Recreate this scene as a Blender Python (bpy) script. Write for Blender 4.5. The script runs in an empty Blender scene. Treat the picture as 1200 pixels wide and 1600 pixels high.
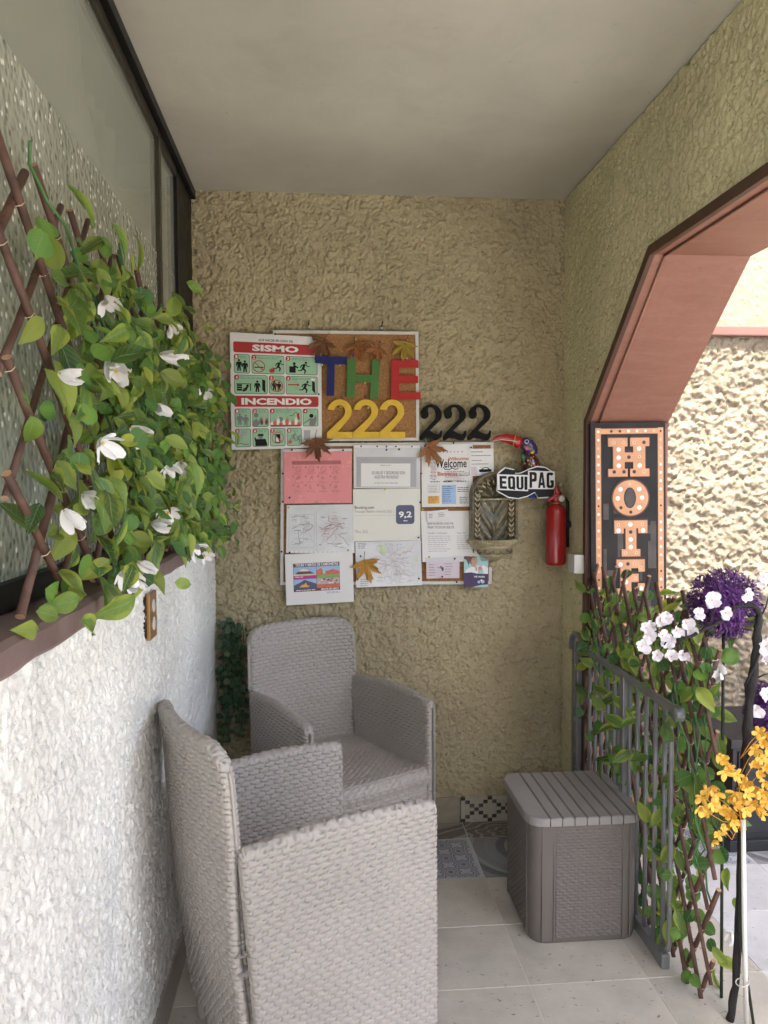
import bpy, bmesh, math, random
import numpy as np
from mathutils import Vector, Matrix

random.seed(7)
rng = np.random.default_rng(11)
PI = math.pi
SC = bpy.context.scene
COL = SC.collection

# ------------------------------------------------------------------ camera, sky, sun, exposure
CAMH = 1.45
cam_d = bpy.data.cameras.new('camera')
cam = bpy.data.objects.new('camera', cam_d)
COL.objects.link(cam)
cam_d.sensor_fit = 'HORIZONTAL'
cam_d.sensor_width = 36.0
cam_d.lens = 36.0
cam_d.clip_start = 0.02
cam_d.clip_end = 400.0
CR = ((0.99640272, -0.0846127, -0.00472366),
      (0.00846942, 0.04396542, 0.99899715),
      (-0.08432016, -0.99544349, 0.04452389))          # rows: camera right / up / back in world axes
cam.matrix_world = Matrix(((CR[0][0], CR[1][0], CR[2][0], 0.0),
                           (CR[0][1], CR[1][1], CR[2][1], 0.0),
                           (CR[0][2], CR[1][2], CR[2][2], CAMH),
                           (0, 0, 0, 1)))
SC.camera = cam

SUN_EL = math.radians(60)
SUN_AZ = math.radians(2.0)            # from straight behind the viewer (-Y) a touch towards +X
world = bpy.data.worlds.new('World')
SC.world = world
world.use_nodes = True
wn = world.node_tree
for n in list(wn.nodes):
    wn.nodes.remove(n)
sky = wn.nodes.new('ShaderNodeTexSky')
sky.sky_type = 'NISHITA'
sky.sun_disc = False
sky.sun_elevation = SUN_EL
sky.sun_rotation = PI - SUN_AZ
sky.air_density = 0.9
sky.dust_density = 4.0
sky.ozone_density = 0.85
bg = wn.nodes.new('ShaderNodeBackground')
bg.inputs['Strength'].default_value = 0.15
wo = wn.nodes.new('ShaderNodeOutputWorld')
wn.links.new(sky.outputs[0], bg.inputs[0])
wn.links.new(bg.outputs[0], wo.inputs[0])
sun_d = bpy.data.lights.new('sun', 'SUN')
sun_d.energy = 2.0
sun_d.angle = math.radians(0.5)
sun_d.color = (1.0, 0.94, 0.84)
sun = bpy.data.objects.new('sun', sun_d)
COL.objects.link(sun)
sdir = Vector((math.sin(SUN_AZ) * math.cos(SUN_EL), -math.cos(SUN_AZ) * math.cos(SUN_EL), math.sin(SUN_EL)))
sun.rotation_euler = sdir.to_track_quat('Z', 'Y').to_euler()
sun.location = (3, -3, 9)
SC.view_settings.view_transform = 'Standard'
SC.view_settings.look = 'None'
SC.view_settings.exposure = 2.6
SC.view_settings.gamma = 1.0
SC.view_settings.use_curve_mapping = False
SC.cycles.max_bounces = 10
SC.cycles.diffuse_bounces = 6
SC.cycles.use_denoising = True

# ------------------------------------------------------------------ helpers
def tag(o, label=None, cat=None, group=None, kind=None):
    if label: o['label'] = label
    if cat: o['category'] = cat
    if group: o['group'] = group
    if kind: o['kind'] = kind
    return o

def link(name, me, mats=None, parent=None, mw=None, local=False):
    """one mesh object; world-space mesh under an unrotated parent unless local"""
    o = bpy.data.objects.new(name, me)
    COL.objects.link(o)
    if mats is not None and not me.materials:
        for m in (mats if isinstance(mats, (list, tuple)) else [mats]):
            me.materials.append(m)
    if mw is not None:
        o.matrix_basis = mw
    if parent is not None:
        o.parent = parent
        if not local:
            p = parent
            t = Vector((0, 0, 0))
            while p is not None:
                t += p.location if p.type == 'EMPTY' else Vector((0, 0, 0))
                p = p.parent
            o.matrix_parent_inverse = Matrix.Translation(-t)
    return o

def thing(name, label, cat, loc=(0, 0, 0), group=None, rz=0.0):
    e = bpy.data.objects.new(name, None)
    e.empty_display_size = 0.05
    COL.objects.link(e)
    e.location = loc
    e.rotation_euler = (0, 0, rz)
    return tag(e, label, cat, group)

def mesh_np(name, V, F, smooth=True, uv=None):
    me = bpy.data.meshes.new(name)
    V = np.asarray(V, dtype=np.float32)
    F = np.asarray(F, dtype=np.int32)
    k = F.shape[1]
    me.vertices.add(len(V)); me.vertices.foreach_set('co', V.ravel())
    me.loops.add(F.size); me.loops.foreach_set('vertex_index', F.ravel())
    me.polygons.add(len(F))
    me.polygons.foreach_set('loop_start', np.arange(0, F.size, k, dtype=np.int32))
    me.polygons.foreach_set('loop_total', np.full(len(F), k, dtype=np.int32))
    me.polygons.foreach_set('use_smooth', np.full(len(F), smooth, dtype=bool))
    if uv is not None:
        l = me.uv_layers.new(name='uv')
        l.data.foreach_set('uv', np.asarray(uv, dtype=np.float32)[F.ravel()].ravel())
    me.update(calc_edges=True)
    return me

def grid_faces(nu, nv, closed_v=False):
    i = np.arange(nu - 1)[:, None]
    jn = nv if closed_v else nv - 1
    j = np.arange(jn)[None, :]
    j2 = (j + 1) % nv
    a = i * nv + j; b = (i + 1) * nv + j; c = (i + 1) * nv + j2; d = i * nv + j2
    return np.stack([a, b, c, d], -1).reshape(-1, 4)

class MB:
    def __init__(s):
        s.v = []; s.f = []; s.m = []; s.sm = []
    def add(s, vs, fs, mi=0, smooth=False):
        b = len(s.v)
        s.v += [tuple(p) for p in vs]
        for f in fs:
            s.f.append([b + i for i in f]); s.m.append(mi); s.sm.append(smooth)
        return s
    def box(s, x0, x1, y0, y1, z0, z1, mi=0, bev=0.0):
        if bev > 0:
            bm = bmesh.new()
            bmesh.ops.create_cube(bm, size=1.0)
            for v in bm.verts:
                v.co = Vector((x0 + (v.co.x + .5) * (x1 - x0), y0 + (v.co.y + .5) * (y1 - y0), z0 + (v.co.z + .5) * (z1 - z0)))
            bmesh.ops.bevel(bm, geom=list(bm.edges), offset=bev, segments=2, profile=0.6, affect='EDGES')
            bm.verts.index_update()
            s.add([v.co.copy() for v in bm.verts], [[v.index for v in f.verts] for f in bm.faces], mi)
            bm.free()
            return s
        vs = [(x, y, z) for x in (x0, x1) for y in (y0, y1) for z in (z0, z1)]
        return s.add(vs, [(0, 1, 3, 2), (4, 6, 7, 5), (0, 4, 5, 1), (2, 3, 7, 6), (0, 2, 6, 4), (1, 5, 7, 3)], mi)
    def prism(s, pts, fn, d0, d1, mi=0, mside=None):
        """pts: 2D outline; fn(a, b, d) -> xyz; extruded from d0 to d1"""
        n = len(pts)
        vs = [fn(a, b, d0) for a, b in pts] + [fn(a, b, d1) for a, b in pts]
        s.add(vs, [list(range(n)), list(range(2 * n - 1, n - 1, -1))], mi)
        b = len(s.v) - 2 * n
        for i in range(n):
            j = (i + 1) % n
            s.f.append([b + i, b + n + i, b + n + j, b + j]); s.m.append(mi if mside is None else mside); s.sm.append(False)
        return s
    def tube(s, pts, r, n=8, mi=0, cap=True, flat=None):
        """swept tube; r number or list"""
        pts = [Vector(p) for p in pts]
        k = len(pts)
        rr = r if isinstance(r, (list, tuple)) else [r] * k
        up = None
        rings = []
        for i in range(k):
            t = (pts[min(i + 1, k - 1)] - pts[max(i - 1, 0)])
            if t.length < 1e-9: t = Vector((0, 0, 1))
            t.normalize()
            if up is None:
                up = Vector((0, 1, 0)) if abs(t.y) < 0.8 else Vector((1, 0, 0))
            a = (up - t * up.dot(t)).normalized()
            up = a
            b = t.cross(a)
            fl = flat if flat else 1.0
            rings.append([pts[i] + a * (math.cos(2 * PI * q / n) * rr[i] * fl) + b * (math.sin(2 * PI * q / n) * rr[i]) for q in range(n)])
        vs = [p for ring in rings for p in ring]
        fs = []
        for i in range(k - 1):
            for q in range(n):
                q2 = (q + 1) % n
                fs.append((i * n + q, i * n + q2, (i + 1) * n + q2, (i + 1) * n + q))
        s.add(vs, fs, mi, True)
        if cap:
            b = len(s.v) - len(vs)
            s.f.append([b + q for q in range(n - 1, -1, -1)]); s.m.append(mi); s.sm.append(False)
            s.f.append([b + (k - 1) * n + q for q in range(n)]); s.m.append(mi); s.sm.append(False)
        return s
    def lathe(s, prof, c, n=28, mi=0, a0=0.0, a1=2 * PI, axis='z', sx=1.0, sy=1.0):
        full = abs(a1 - a0 - 2 * PI) < 1e-6
        m = n if full else n + 1
        vs = []
        for r, h in prof:
            for q in range(m):
                t = a0 + (a1 - a0) * q / n
                if axis == 'z':
                    vs.append((c[0] + sx * r * math.cos(t), c[1] + sy * r * math.sin(t), c[2] + h))
                elif axis == 'y':
                    vs.append((c[0] + sx * r * math.cos(t), c[1] + h, c[2] + sy * r * math.sin(t)))
                else:
                    vs.append((c[0] + h, c[1] + sx * r * math.cos(t), c[2] + sy * r * math.sin(t)))
        fs = []
        for i in range(len(prof) - 1):
            for q in range(n):
                q2 = (q + 1) % m
                fs.append((i * m + q, i * m + q2, (i + 1) * m + q2, (i + 1) * m + q))
        return s.add(vs, fs, mi, True)
    def mesh(s, name='mesh'):
        me = bpy.data.meshes.new(name)
        me.from_pydata([tuple(v) for v in s.v], [], s.f)
        me.polygons.foreach_set('material_index', s.m)
        me.polygons.foreach_set('use_smooth', s.sm)
        me.update()
        bm = bmesh.new(); bm.from_mesh(me)
        bmesh.ops.recalc_face_normals(bm, faces=bm.faces)
        bm.to_mesh(me); bm.free()
        return me
    def build(s, name, mats, parent=None, mw=None, local=False):
        return link(name, s.mesh(name), mats, parent, mw, local)

def survey(px, py, X=None, Y=None, Z=None):
    """measured point of the place: where the sight line of the photo's pixel meets a known plane"""
    a, b, c = px - 600.0, 800.0 - py, -1200.0
    d = [CR[0][i] * a + CR[1][i] * b + CR[2][i] * c for i in range(3)]
    t = X / d[0] if X is not None else (Y / d[1] if Y is not None else (Z - CAMH) / d[2])
    return Vector((d[0] * t, d[1] * t, d[2] * t + CAMH))

# ------------------------------------------------------------------ materials
def nodes_of(name):
    m = bpy.data.materials.new(name)
    m.use_nodes = True
    nt = m.node_tree
    p = nt.nodes['Principled BSDF']
    return m, nt, p

def tex_coord(nt, kind='Object', scale=(1, 1, 1)):
    tc = nt.nodes.new('ShaderNodeTexCoord')
    mp = nt.nodes.new('ShaderNodeMapping')
    mp.inputs['Scale'].default_value = scale
    nt.links.new(tc.outputs[kind], mp.inputs['Vector'])
    return mp.outputs['Vector']

def noise(nt, vec, scale, detail=4.0, rough=0.55, dist=0.0):
    n = nt.nodes.new('ShaderNodeTexNoise')
    n.inputs['Scale'].default_value = scale
    n.inputs['Detail'].default_value = detail
    n.inputs['Roughness'].default_value = rough
    n.inputs['Distortion'].default_value = dist
    nt.links.new(vec, n.inputs['Vector'])
    return n.outputs['Fac']

def ramp(nt, fac, stops, interp='LINEAR'):
    r = nt.nodes.new('ShaderNodeValToRGB')
    r.color_ramp.interpolation = interp
    e = r.color_ramp.elements
    while len(e) < len(stops):
        e.new(0.5)
    for i, (p, c) in enumerate(stops):
        e[i].position = p
        e[i].color = (c[0], c[1], c[2], 1.0) if not isinstance(c, (int, float)) else (c, c, c, 1)
    nt.links.new(fac, r.inputs['Fac'])
    return r.outputs['Color']

def mth(nt, op, a, b=None, c=None):
    n = nt.nodes.new('ShaderNodeMath')
    n.operation = op
    for i, v in enumerate((a, b, c)):
        if v is None: continue
        if isinstance(v, (int, float)): n.inputs[i].default_value = v
        else: nt.links.new(v, n.inputs[i])
    return n.outputs[0]

def mixc(nt, fac, a, b, blend='MIX'):
    n = nt.nodes.new('ShaderNodeMix')
    n.data_type = 'RGBA'
    n.blend_type = blend
    if isinstance(fac, (int, float)): n.inputs[0].default_value = fac
    else: nt.links.new(fac, n.inputs[0])
    for i, v in ((6, a), (7, b)):
        if isinstance(v, (tuple, list)): n.inputs[i].default_value = (v[0], v[1], v[2], 1)
        else: nt.links.new(v, n.inputs[i])
    return n.outputs[2]

def bump(nt, p, h, strength=0.5, dist=0.01):
    b = nt.nodes.new('ShaderNodeBump')
    b.inputs['Strength'].default_value = strength
    b.inputs['Distance'].default_value = dist
    nt.links.new(h, b.inputs['Height'])
    nt.links.new(b.outputs[0], p.inputs['Normal'])

def varied(c, d):
    return tuple(max(0.0, x * (1 - d)) for x in c), tuple(min(1.0, x * (1 + d)) for x in c)

def mat(name, col, rough=0.6, var=0.12, vscale=6.0, metallic=0.0, bscale=None, bstr=0.3, bdist=0.002, spec=0.5, coat=0.0, space='Object'):
    m, nt, p = nodes_of(name)
    vec = tex_coord(nt, space)
    lo, hi = varied(col, var)
    if var > 0:
        f = noise(nt, vec, vscale, 5.0)
        nt.links.new(ramp(nt, f, [(0.3, lo), (0.7, hi)]), p.inputs['Base Color'])
        rf = noise(nt, vec, vscale * 2.3, 3.0)
        nt.links.new(mth(nt, 'ADD', mth(nt, 'MULTIPLY', rf, 0.2), max(0.0, rough - 0.1)), p.inputs['Roughness'])
    else:
        p.inputs['Base Color'].default_value = (*col, 1)
        p.inputs['Roughness'].default_value = rough
    p.inputs['Metallic'].default_value = metallic
    p.inputs['Specular IOR Level'].default_value = spec
    p.inputs['Coat Weight'].default_value = coat
    if bscale:
        bump(nt, p, noise(nt, vec, bscale, 5.0), bstr, bdist)
    return m

def stucco_mat(name, col, dirt, rough=0.85, fine=160.0, spec=0.3):
    m, nt, p = nodes_of(name)
    vec = tex_coord(nt)
    big = noise(nt, vec, 2.2, 4.0)
    mid = noise(nt, vec, 38.0, 4.0)
    lo, hi = varied(col, 0.17)
    c1 = ramp(nt, big, [(0.3, lo), (0.7, hi)])
    c2 = mixc(nt, ramp(nt, mid, [(0.62, 0.0), (0.78, 1.0)]), c1, dirt)
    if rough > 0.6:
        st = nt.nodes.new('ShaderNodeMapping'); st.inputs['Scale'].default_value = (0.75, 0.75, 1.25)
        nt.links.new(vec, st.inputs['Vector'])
        pit_shade = ramp(nt, noise(nt, st.outputs[0], 78.0, 3.0, 0.62, 1.0), [(0.615, 0.0), (0.68, 0.85)])  # dark flecks painted in as the shade of small pits, placed at random
        c2 = mixc(nt, pit_shade, c2, tuple(x * 0.42 for x in col))
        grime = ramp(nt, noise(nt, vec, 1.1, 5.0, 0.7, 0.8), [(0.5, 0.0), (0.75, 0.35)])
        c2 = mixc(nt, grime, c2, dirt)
    nt.links.new(c2, p.inputs['Base Color'])
    p.inputs['Roughness'].default_value = rough
    p.inputs['Specular IOR Level'].default_value = spec
    bump(nt, p, noise(nt, vec, fine, 4.0, 0.65), 0.75, 0.004)
    return m

M = {}
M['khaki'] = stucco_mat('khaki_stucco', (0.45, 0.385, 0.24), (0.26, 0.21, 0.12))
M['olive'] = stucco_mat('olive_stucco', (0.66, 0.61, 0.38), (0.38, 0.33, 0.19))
M['cream'] = stucco_mat('cream_stucco', (0.29, 0.25, 0.185), (0.17, 0.13, 0.08), fine=90.0)
M['white_wall'] = stucco_mat('white_gloss_stucco', (0.81, 0.80, 0.745), (0.72, 0.71, 0.68), rough=0.42, fine=120.0, spec=0.5)
M['ceiling'] = mat('ceiling_plaster', (0.51, 0.485, 0.405), 0.9, 0.15, 1.3, bscale=30.0, bstr=0.12, bdist=0.004)
_m = M['ceiling']; _nt = _m.node_tree; _p = _nt.nodes['Principled BSDF']; _src = _p.inputs['Base Color'].links[0].from_socket
_v = tex_coord(_nt)
_c = mixc(_nt, mth(_nt, 'MULTIPLY', ramp(_nt, noise(_nt, _v, 26.0, 3.0), [(0.70, 0.0), (0.76, 1.0)]), 0.35), _src, (0.30, 0.27, 0.21))
_c = mixc(_nt, mth(_nt, 'MULTIPLY', ramp(_nt, noise(_nt, _v, 3.1, 6.0, 0.7, 1.5), [(0.50, 0.0), (0.72, 1.0)]), 0.28), _c, (0.36, 0.33, 0.26))
_nt.links.new(_c, _p.inputs['Base Color'])
M['terracotta'] = mat('terracotta_paint', (0.275, 0.122, 0.082), 0.55, 0.10, 3.0, bscale=22.0, bstr=0.5, bdist=0.006)
M['pink_paint'] = mat('faded_pink_paint', (0.20, 0.098, 0.082), 0.6, 0.1, 5.0, bscale=30.0)
M['brown_band'] = mat('brown_band_paint', (0.085, 0.037, 0.022), 0.5, 0.15, 5.0, bscale=40.0)
M['sill'] = mat('mauve_sill', (0.20, 0.135, 0.125), 0.55, 0.22, 7.0, bscale=28.0, bstr=0.5, bdist=0.004)
M['black_frame'] = mat('black_window_frame', (0.008, 0.008, 0.008), 0.45, 0.2, 8.0, spec=0.25)
M['bronze_frame'] = mat('bronze_window_frame', (0.06, 0.05, 0.035), 0.35, 0.15, 8.0, metallic=0.4)
M['plaster_out'] = mat('facade_plaster', (0.42, 0.35, 0.25), 0.9, 0.1, 1.5, bscale=30.0)
M['paper'] = mat('white_paper', (0.78, 0.77, 0.74), 0.55, 0.03, 3.0, bscale=9.0, bstr=0.15, bdist=0.01)
M['paper_cream'] = mat('cream_paper', (0.76, 0.75, 0.67), 0.55, 0.03, 3.0, bscale=9.0, bstr=0.12, bdist=0.01)
M['sleeve'] = mat('paper_in_plastic_sleeve', (0.66, 0.67, 0.67), 0.22, 0.06, 12.0, bscale=14.0, bstr=0.45, bdist=0.008, coat=0.6)
M['pink_paper'] = mat('pink_paper_in_sleeve', (0.80, 0.27, 0.27), 0.25, 0.06, 8.0, bscale=12.0, bstr=0.35, bdist=0.008, coat=0.5)
M['lilac_paper'] = mat('lilac_paper', (0.66, 0.56, 0.60), 0.5, 0.04, 6.0)
M['cork'] = mat('cork', (0.34, 0.17, 0.065), 0.9, 0.35, 120.0, bscale=300.0, bstr=0.4, bdist=0.002)
M['alu'] = mat('white_board_frame', (0.62, 0.61, 0.57), 0.4, 0.05, 10.0)
M['ink'] = mat('black_ink', (0.014, 0.014, 0.015), 0.6, 0.0, spec=0.2)
M['grey_ink'] = mat('grey_ink', (0.22, 0.22, 0.23), 0.6, 0.0)
M['pale_ink'] = mat('pale_grey_ink', (0.42, 0.42, 0.43), 0.6, 0.0)
M['pink_ink'] = mat('rose_grey_ink', (0.42, 0.16, 0.17), 0.6, 0.0)
M['red_ink'] = mat('red_print', (0.45, 0.025, 0.03), 0.4, 0.05, 20.0)
M['pale_red'] = mat('pale_red_print', (0.52, 0.12, 0.11), 0.5, 0.0)
M['mint'] = mat('mint_green_print', (0.33, 0.58, 0.37), 0.3, 0.06, 12.0, coat=0.3)
M['white_ink'] = mat('white_print', (0.82, 0.82, 0.80), 0.45, 0.0)
M['poster'] = mat('glossy_poster_board', (0.78, 0.78, 0.75), 0.25, 0.02, 6.0, coat=0.3)
M['navy_tile'] = mat('slate_blue_print', (0.085, 0.095, 0.17), 0.5, 0.05, 20.0)
M['blue_print'] = mat('pale_blue_print', (0.34, 0.50, 0.74), 0.5, 0.08, 20.0)
M['orange_print'] = mat('amber_print', (0.80, 0.42, 0.08), 0.5, 0.05, 20.0)
M['magenta_print'] = mat('magenta_print', (0.55, 0.04, 0.24), 0.5, 0.1, 40.0)
M['green_print'] = mat('green_print', (0.22, 0.42, 0.11), 0.5, 0.1, 40.0)
M['coral_print'] = mat('coral_print', (0.62, 0.16, 0.10), 0.5, 0.15, 60.0)
M['brown_print'] = mat('brown_print', (0.13, 0.06, 0.055), 0.5, 0.15, 60.0)
M['purple_print'] = mat('dark_purple_print', (0.055, 0.025, 0.10), 0.4, 0.08, 40.0)
M['teal_print'] = mat('pale_teal_print', (0.38, 0.62, 0.60), 0.5, 0.1, 30.0)
M['skin_print'] = mat('skin_tone_print', (0.56, 0.32, 0.22), 0.5, 0.1, 60.0)
M['map_green'] = mat('map_green_print', (0.55, 0.66, 0.42), 0.5, 0.1, 40.0)
M['pink_line'] = mat('map_pink_print', (0.62, 0.42, 0.40), 0.5, 0.05, 40.0)
M['blue_letter'] = mat('blue_foam_letter', (0.010, 0.014, 0.115), 0.75, 0.1, 60.0, bscale=400.0)
M['green_letter'] = mat('green_foam_letter', (0.065, 0.19, 0.045), 0.75, 0.1, 60.0, bscale=400.0)
M['red_letter'] = mat('red_foam_letter', (0.44, 0.022, 0.022), 0.75, 0.1, 60.0, bscale=400.0)
M['yellow_digit'] = mat('yellow_foam_digit', (0.72, 0.47, 0.045), 0.7, 0.08, 30.0, bscale=300.0)
M['black_digit'] = mat('black_wood_digit', (0.010, 0.010, 0.010), 0.75, 0.2, 30.0, spec=0.15)
M['red_paint'] = mat('red_extinguisher_paint', (0.33, 0.010, 0.013), 0.22, 0.06, 8.0, coat=0.5)
M['black_plastic'] = mat('black_plastic', (0.011, 0.011, 0.012), 0.5, 0.15, 20.0, spec=0.25)
M['steel'] = mat('steel', (0.55, 0.55, 0.56), 0.3, 0.1, 20.0, metallic=1.0)
M['white_plastic'] = mat('white_plastic', (0.62, 0.60, 0.54), 0.45, 0.05, 12.0)
M['brass'] = mat('brass_plate', (0.40, 0.23, 0.09), 0.35, 0.15, 18.0, metallic=0.75)
M['gate'] = mat('grey_gate_enamel', (0.215, 0.22, 0.222), 0.36, 0.10, 9.0, metallic=0.25)
M['rattan'] = mat('taupe_resin', (0.385, 0.352, 0.316), 0.45, 0.10, 2.5, spec=0.45, bscale=120.0, bstr=0.1)
M['box_resin'] = mat('brown_grey_resin', (0.145, 0.128, 0.112), 0.42, 0.10, 3.0, spec=0.5, bscale=90.0, bstr=0.12)
M['lid_resin'] = mat('lid_grey_resin', (0.270, 0.255, 0.245), 0.40, 0.10, 4.0, spec=0.5, bscale=90.0, bstr=0.12)
M['rod'] = mat('willow_rod', (0.105, 0.052, 0.036), 0.6, 0.45, 26.0, bscale=110.0, bstr=0.5, bdist=0.002)
M['rod_end'] = mat('cut_willow', (0.42, 0.26, 0.15), 0.8, 0.2, 60.0)
M['wire'] = mat('staple_wire', (0.5, 0.42, 0.3), 0.35, 0.1, 30.0, metallic=0.9)
M['vine_stem'] = mat('green_plastic_stem', (0.055, 0.16, 0.045), 0.5, 0.25, 30.0)
M['petal'] = mat('white_silk_petal', (0.80, 0.79, 0.78), 0.6, 0.05, 30.0)
M['petal_plum'] = mat('plum_blossom_petal', (0.78, 0.74, 0.77), 0.6, 0.06, 40.0)
M['stamen'] = mat('yellow_stamen', (0.62, 0.42, 0.06), 0.7, 0.2, 60.0)
M['bark'] = mat('black_twig', (0.016, 0.013, 0.013), 0.75, 0.4, 40.0, bscale=140.0, bstr=0.8, bdist=0.004)
M['allium'] = mat('purple_florets', (0.105, 0.024, 0.165), 0.5, 0.5, 60.0)
M['yellow_petal'] = mat('golden_petal', (0.82, 0.50, 0.075), 0.55, 0.22, 22.0)
M['dark_stem'] = mat('dark_green_stem', (0.018, 0.026, 0.012), 0.5, 0.2, 30.0)
M['white_pole'] = mat('white_pole', (0.74, 0.72, 0.68), 0.4, 0.05, 10.0)
M['planter'] = mat('black_planter', (0.014, 0.015, 0.020), 0.35, 0.15, 12.0)
M['stone_base'] = mat('skirting_stone', (0.30, 0.26, 0.19), 0.6, 0.16, 20.0, bscale=80.0)
M['grey_base'] = mat('grey_skirting', (0.29, 0.27, 0.23), 0.35, 0.12, 9.0, bscale=40.0)
M['grout'] = mat('grout', (0.52, 0.50, 0.45), 0.9, 0.1, 20.0)
M['ground'] = mat('courtyard_ground', (0.34, 0.34, 0.34), 0.8, 0.1, 1.0)

def two_sided_leaf(name, cols, vein, edge, rough=0.42):
    """leaf: colour by object/island, midrib and pale margin from the leaf's own uv"""
    m, nt, p = nodes_of(name)
    oi = nt.nodes.new('ShaderNodeObjectInfo')
    ge = nt.nodes.new('ShaderNodeNewGeometry')
    r = mth(nt, 'FRACT', mth(nt, 'ADD', oi.outputs['Random'], ge.outputs['Random Per Island']))
    n = len(cols)
    base = ramp(nt, r, [(i / max(1, n - 1), c) for i, c in enumerate(cols)])
    uvn = nt.nodes.new('ShaderNodeUVMap')
    sep = nt.nodes.new('ShaderNodeSeparateXYZ')
    nt.links.new(uvn.outputs[0], sep.inputs[0])
    u = mth(nt, 'ABSOLUTE', mth(nt, 'SUBTRACT', sep.outputs[0], 0.5))
    vec = tex_coord(nt, 'UV', (3, 3, 3))
    nz = noise(nt, vec, 2.4, 3.0)
    marg = ramp(nt, mth(nt, 'ADD', mth(nt, 'MULTIPLY', u, 1.4), mth(nt, 'MULTIPLY', nz, 0.75)), [(0.62, 0.0), (0.86, 1.0)])
    c1 = mixc(nt, mth(nt, 'MULTIPLY', mth(nt, 'MULTIPLY', marg, 0.7), ramp(nt, mth(nt, 'FRACT', mth(nt, 'MULTIPLY', r, 7.31)), [(0.3, 0.1), (0.8, 1.0)])), base, edge)
    rib = ramp(nt, u, [(0.012, 1.0), (0.035, 0.0)])
    side = mth(nt, 'ABSOLUTE', mth(nt, 'SUBTRACT', mth(nt, 'FRACT', mth(nt, 'MULTIPLY', mth(nt, 'SUBTRACT', sep.outputs[1], mth(nt, 'MULTIPLY', u, 0.7)), 7.0)), 0.5))
    sv = ramp(nt, side, [(0.03, 0.6), (0.09, 0.0)])
    c2 = mixc(nt, mth(nt, 'MULTIPLY', mth(nt, 'MAXIMUM', rib, sv), 0.65), c1, vein)
    nt.links.new(c2, p.inputs['Base Color'])
    p.inputs['Roughness'].default_value = rough
    p.inputs['Specular IOR Level'].default_value = 0.4
    bump(nt, p, mth(nt, 'SUBTRACT', nz, mth(nt, 'MAXIMUM', rib, sv)), 0.25, 0.003)
    tr = nt.nodes.new('ShaderNodeBsdfTranslucent')
    nt.links.new(c2, tr.inputs['Color'])
    mx = nt.nodes.new('ShaderNodeMixShader')
    mx.inputs[0].default_value = 0.38
    out = nt.nodes['Material Output']
    nt.links.new(p.outputs[0], mx.inputs[1]); nt.links.new(tr.outputs[0], mx.inputs[2])
    nt.links.new(mx.outputs[0], out.inputs['Surface'])
    return m

M['leaf_long'] = two_sided_leaf('variegated_leaf', [(0.05, 0.12, 0.028), (0.25, 0.37, 0.05), (0.085, 0.20, 0.05), (0.42, 0.48, 0.07), (0.035, 0.085, 0.025), (0.20, 0.32, 0.06), (0.10, 0.20, 0.07), (0.36, 0.46, 0.09), (0.045, 0.11, 0.04)], (0.26, 0.36, 0.14), (0.50, 0.55, 0.08))
M['leaf_round'] = two_sided_leaf('round_ivy_leaf', [(0.035, 0.11, 0.035), (0.18, 0.36, 0.06), (0.05, 0.14, 0.045), (0.23, 0.42, 0.07), (0.032, 0.095, 0.03)], (0.20, 0.34, 0.14), (0.10, 0.22, 0.05))
M['leaf_dark'] = two_sided_leaf('dark_hanging_leaf', [(0.035, 0.085, 0.035), (0.11, 0.18, 0.09), (0.04, 0.10, 0.04), (0.17, 0.24, 0.14)], (0.16, 0.24, 0.14), (0.10, 0.16, 0.08))

def maple_mat(name, a, b, c):
    m, nt, p = nodes_of(name)
    vec = tex_coord(nt, 'Generated')
    f = noise(nt, vec, 3.2, 4.0)
    col = ramp(nt, f, [(0.3, a), (0.5, b), (0.72, c)])
    nt.links.new(col, p.inputs['Base Color'])
    p.inputs['Roughness'].default_value = 0.65
    return m

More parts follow.
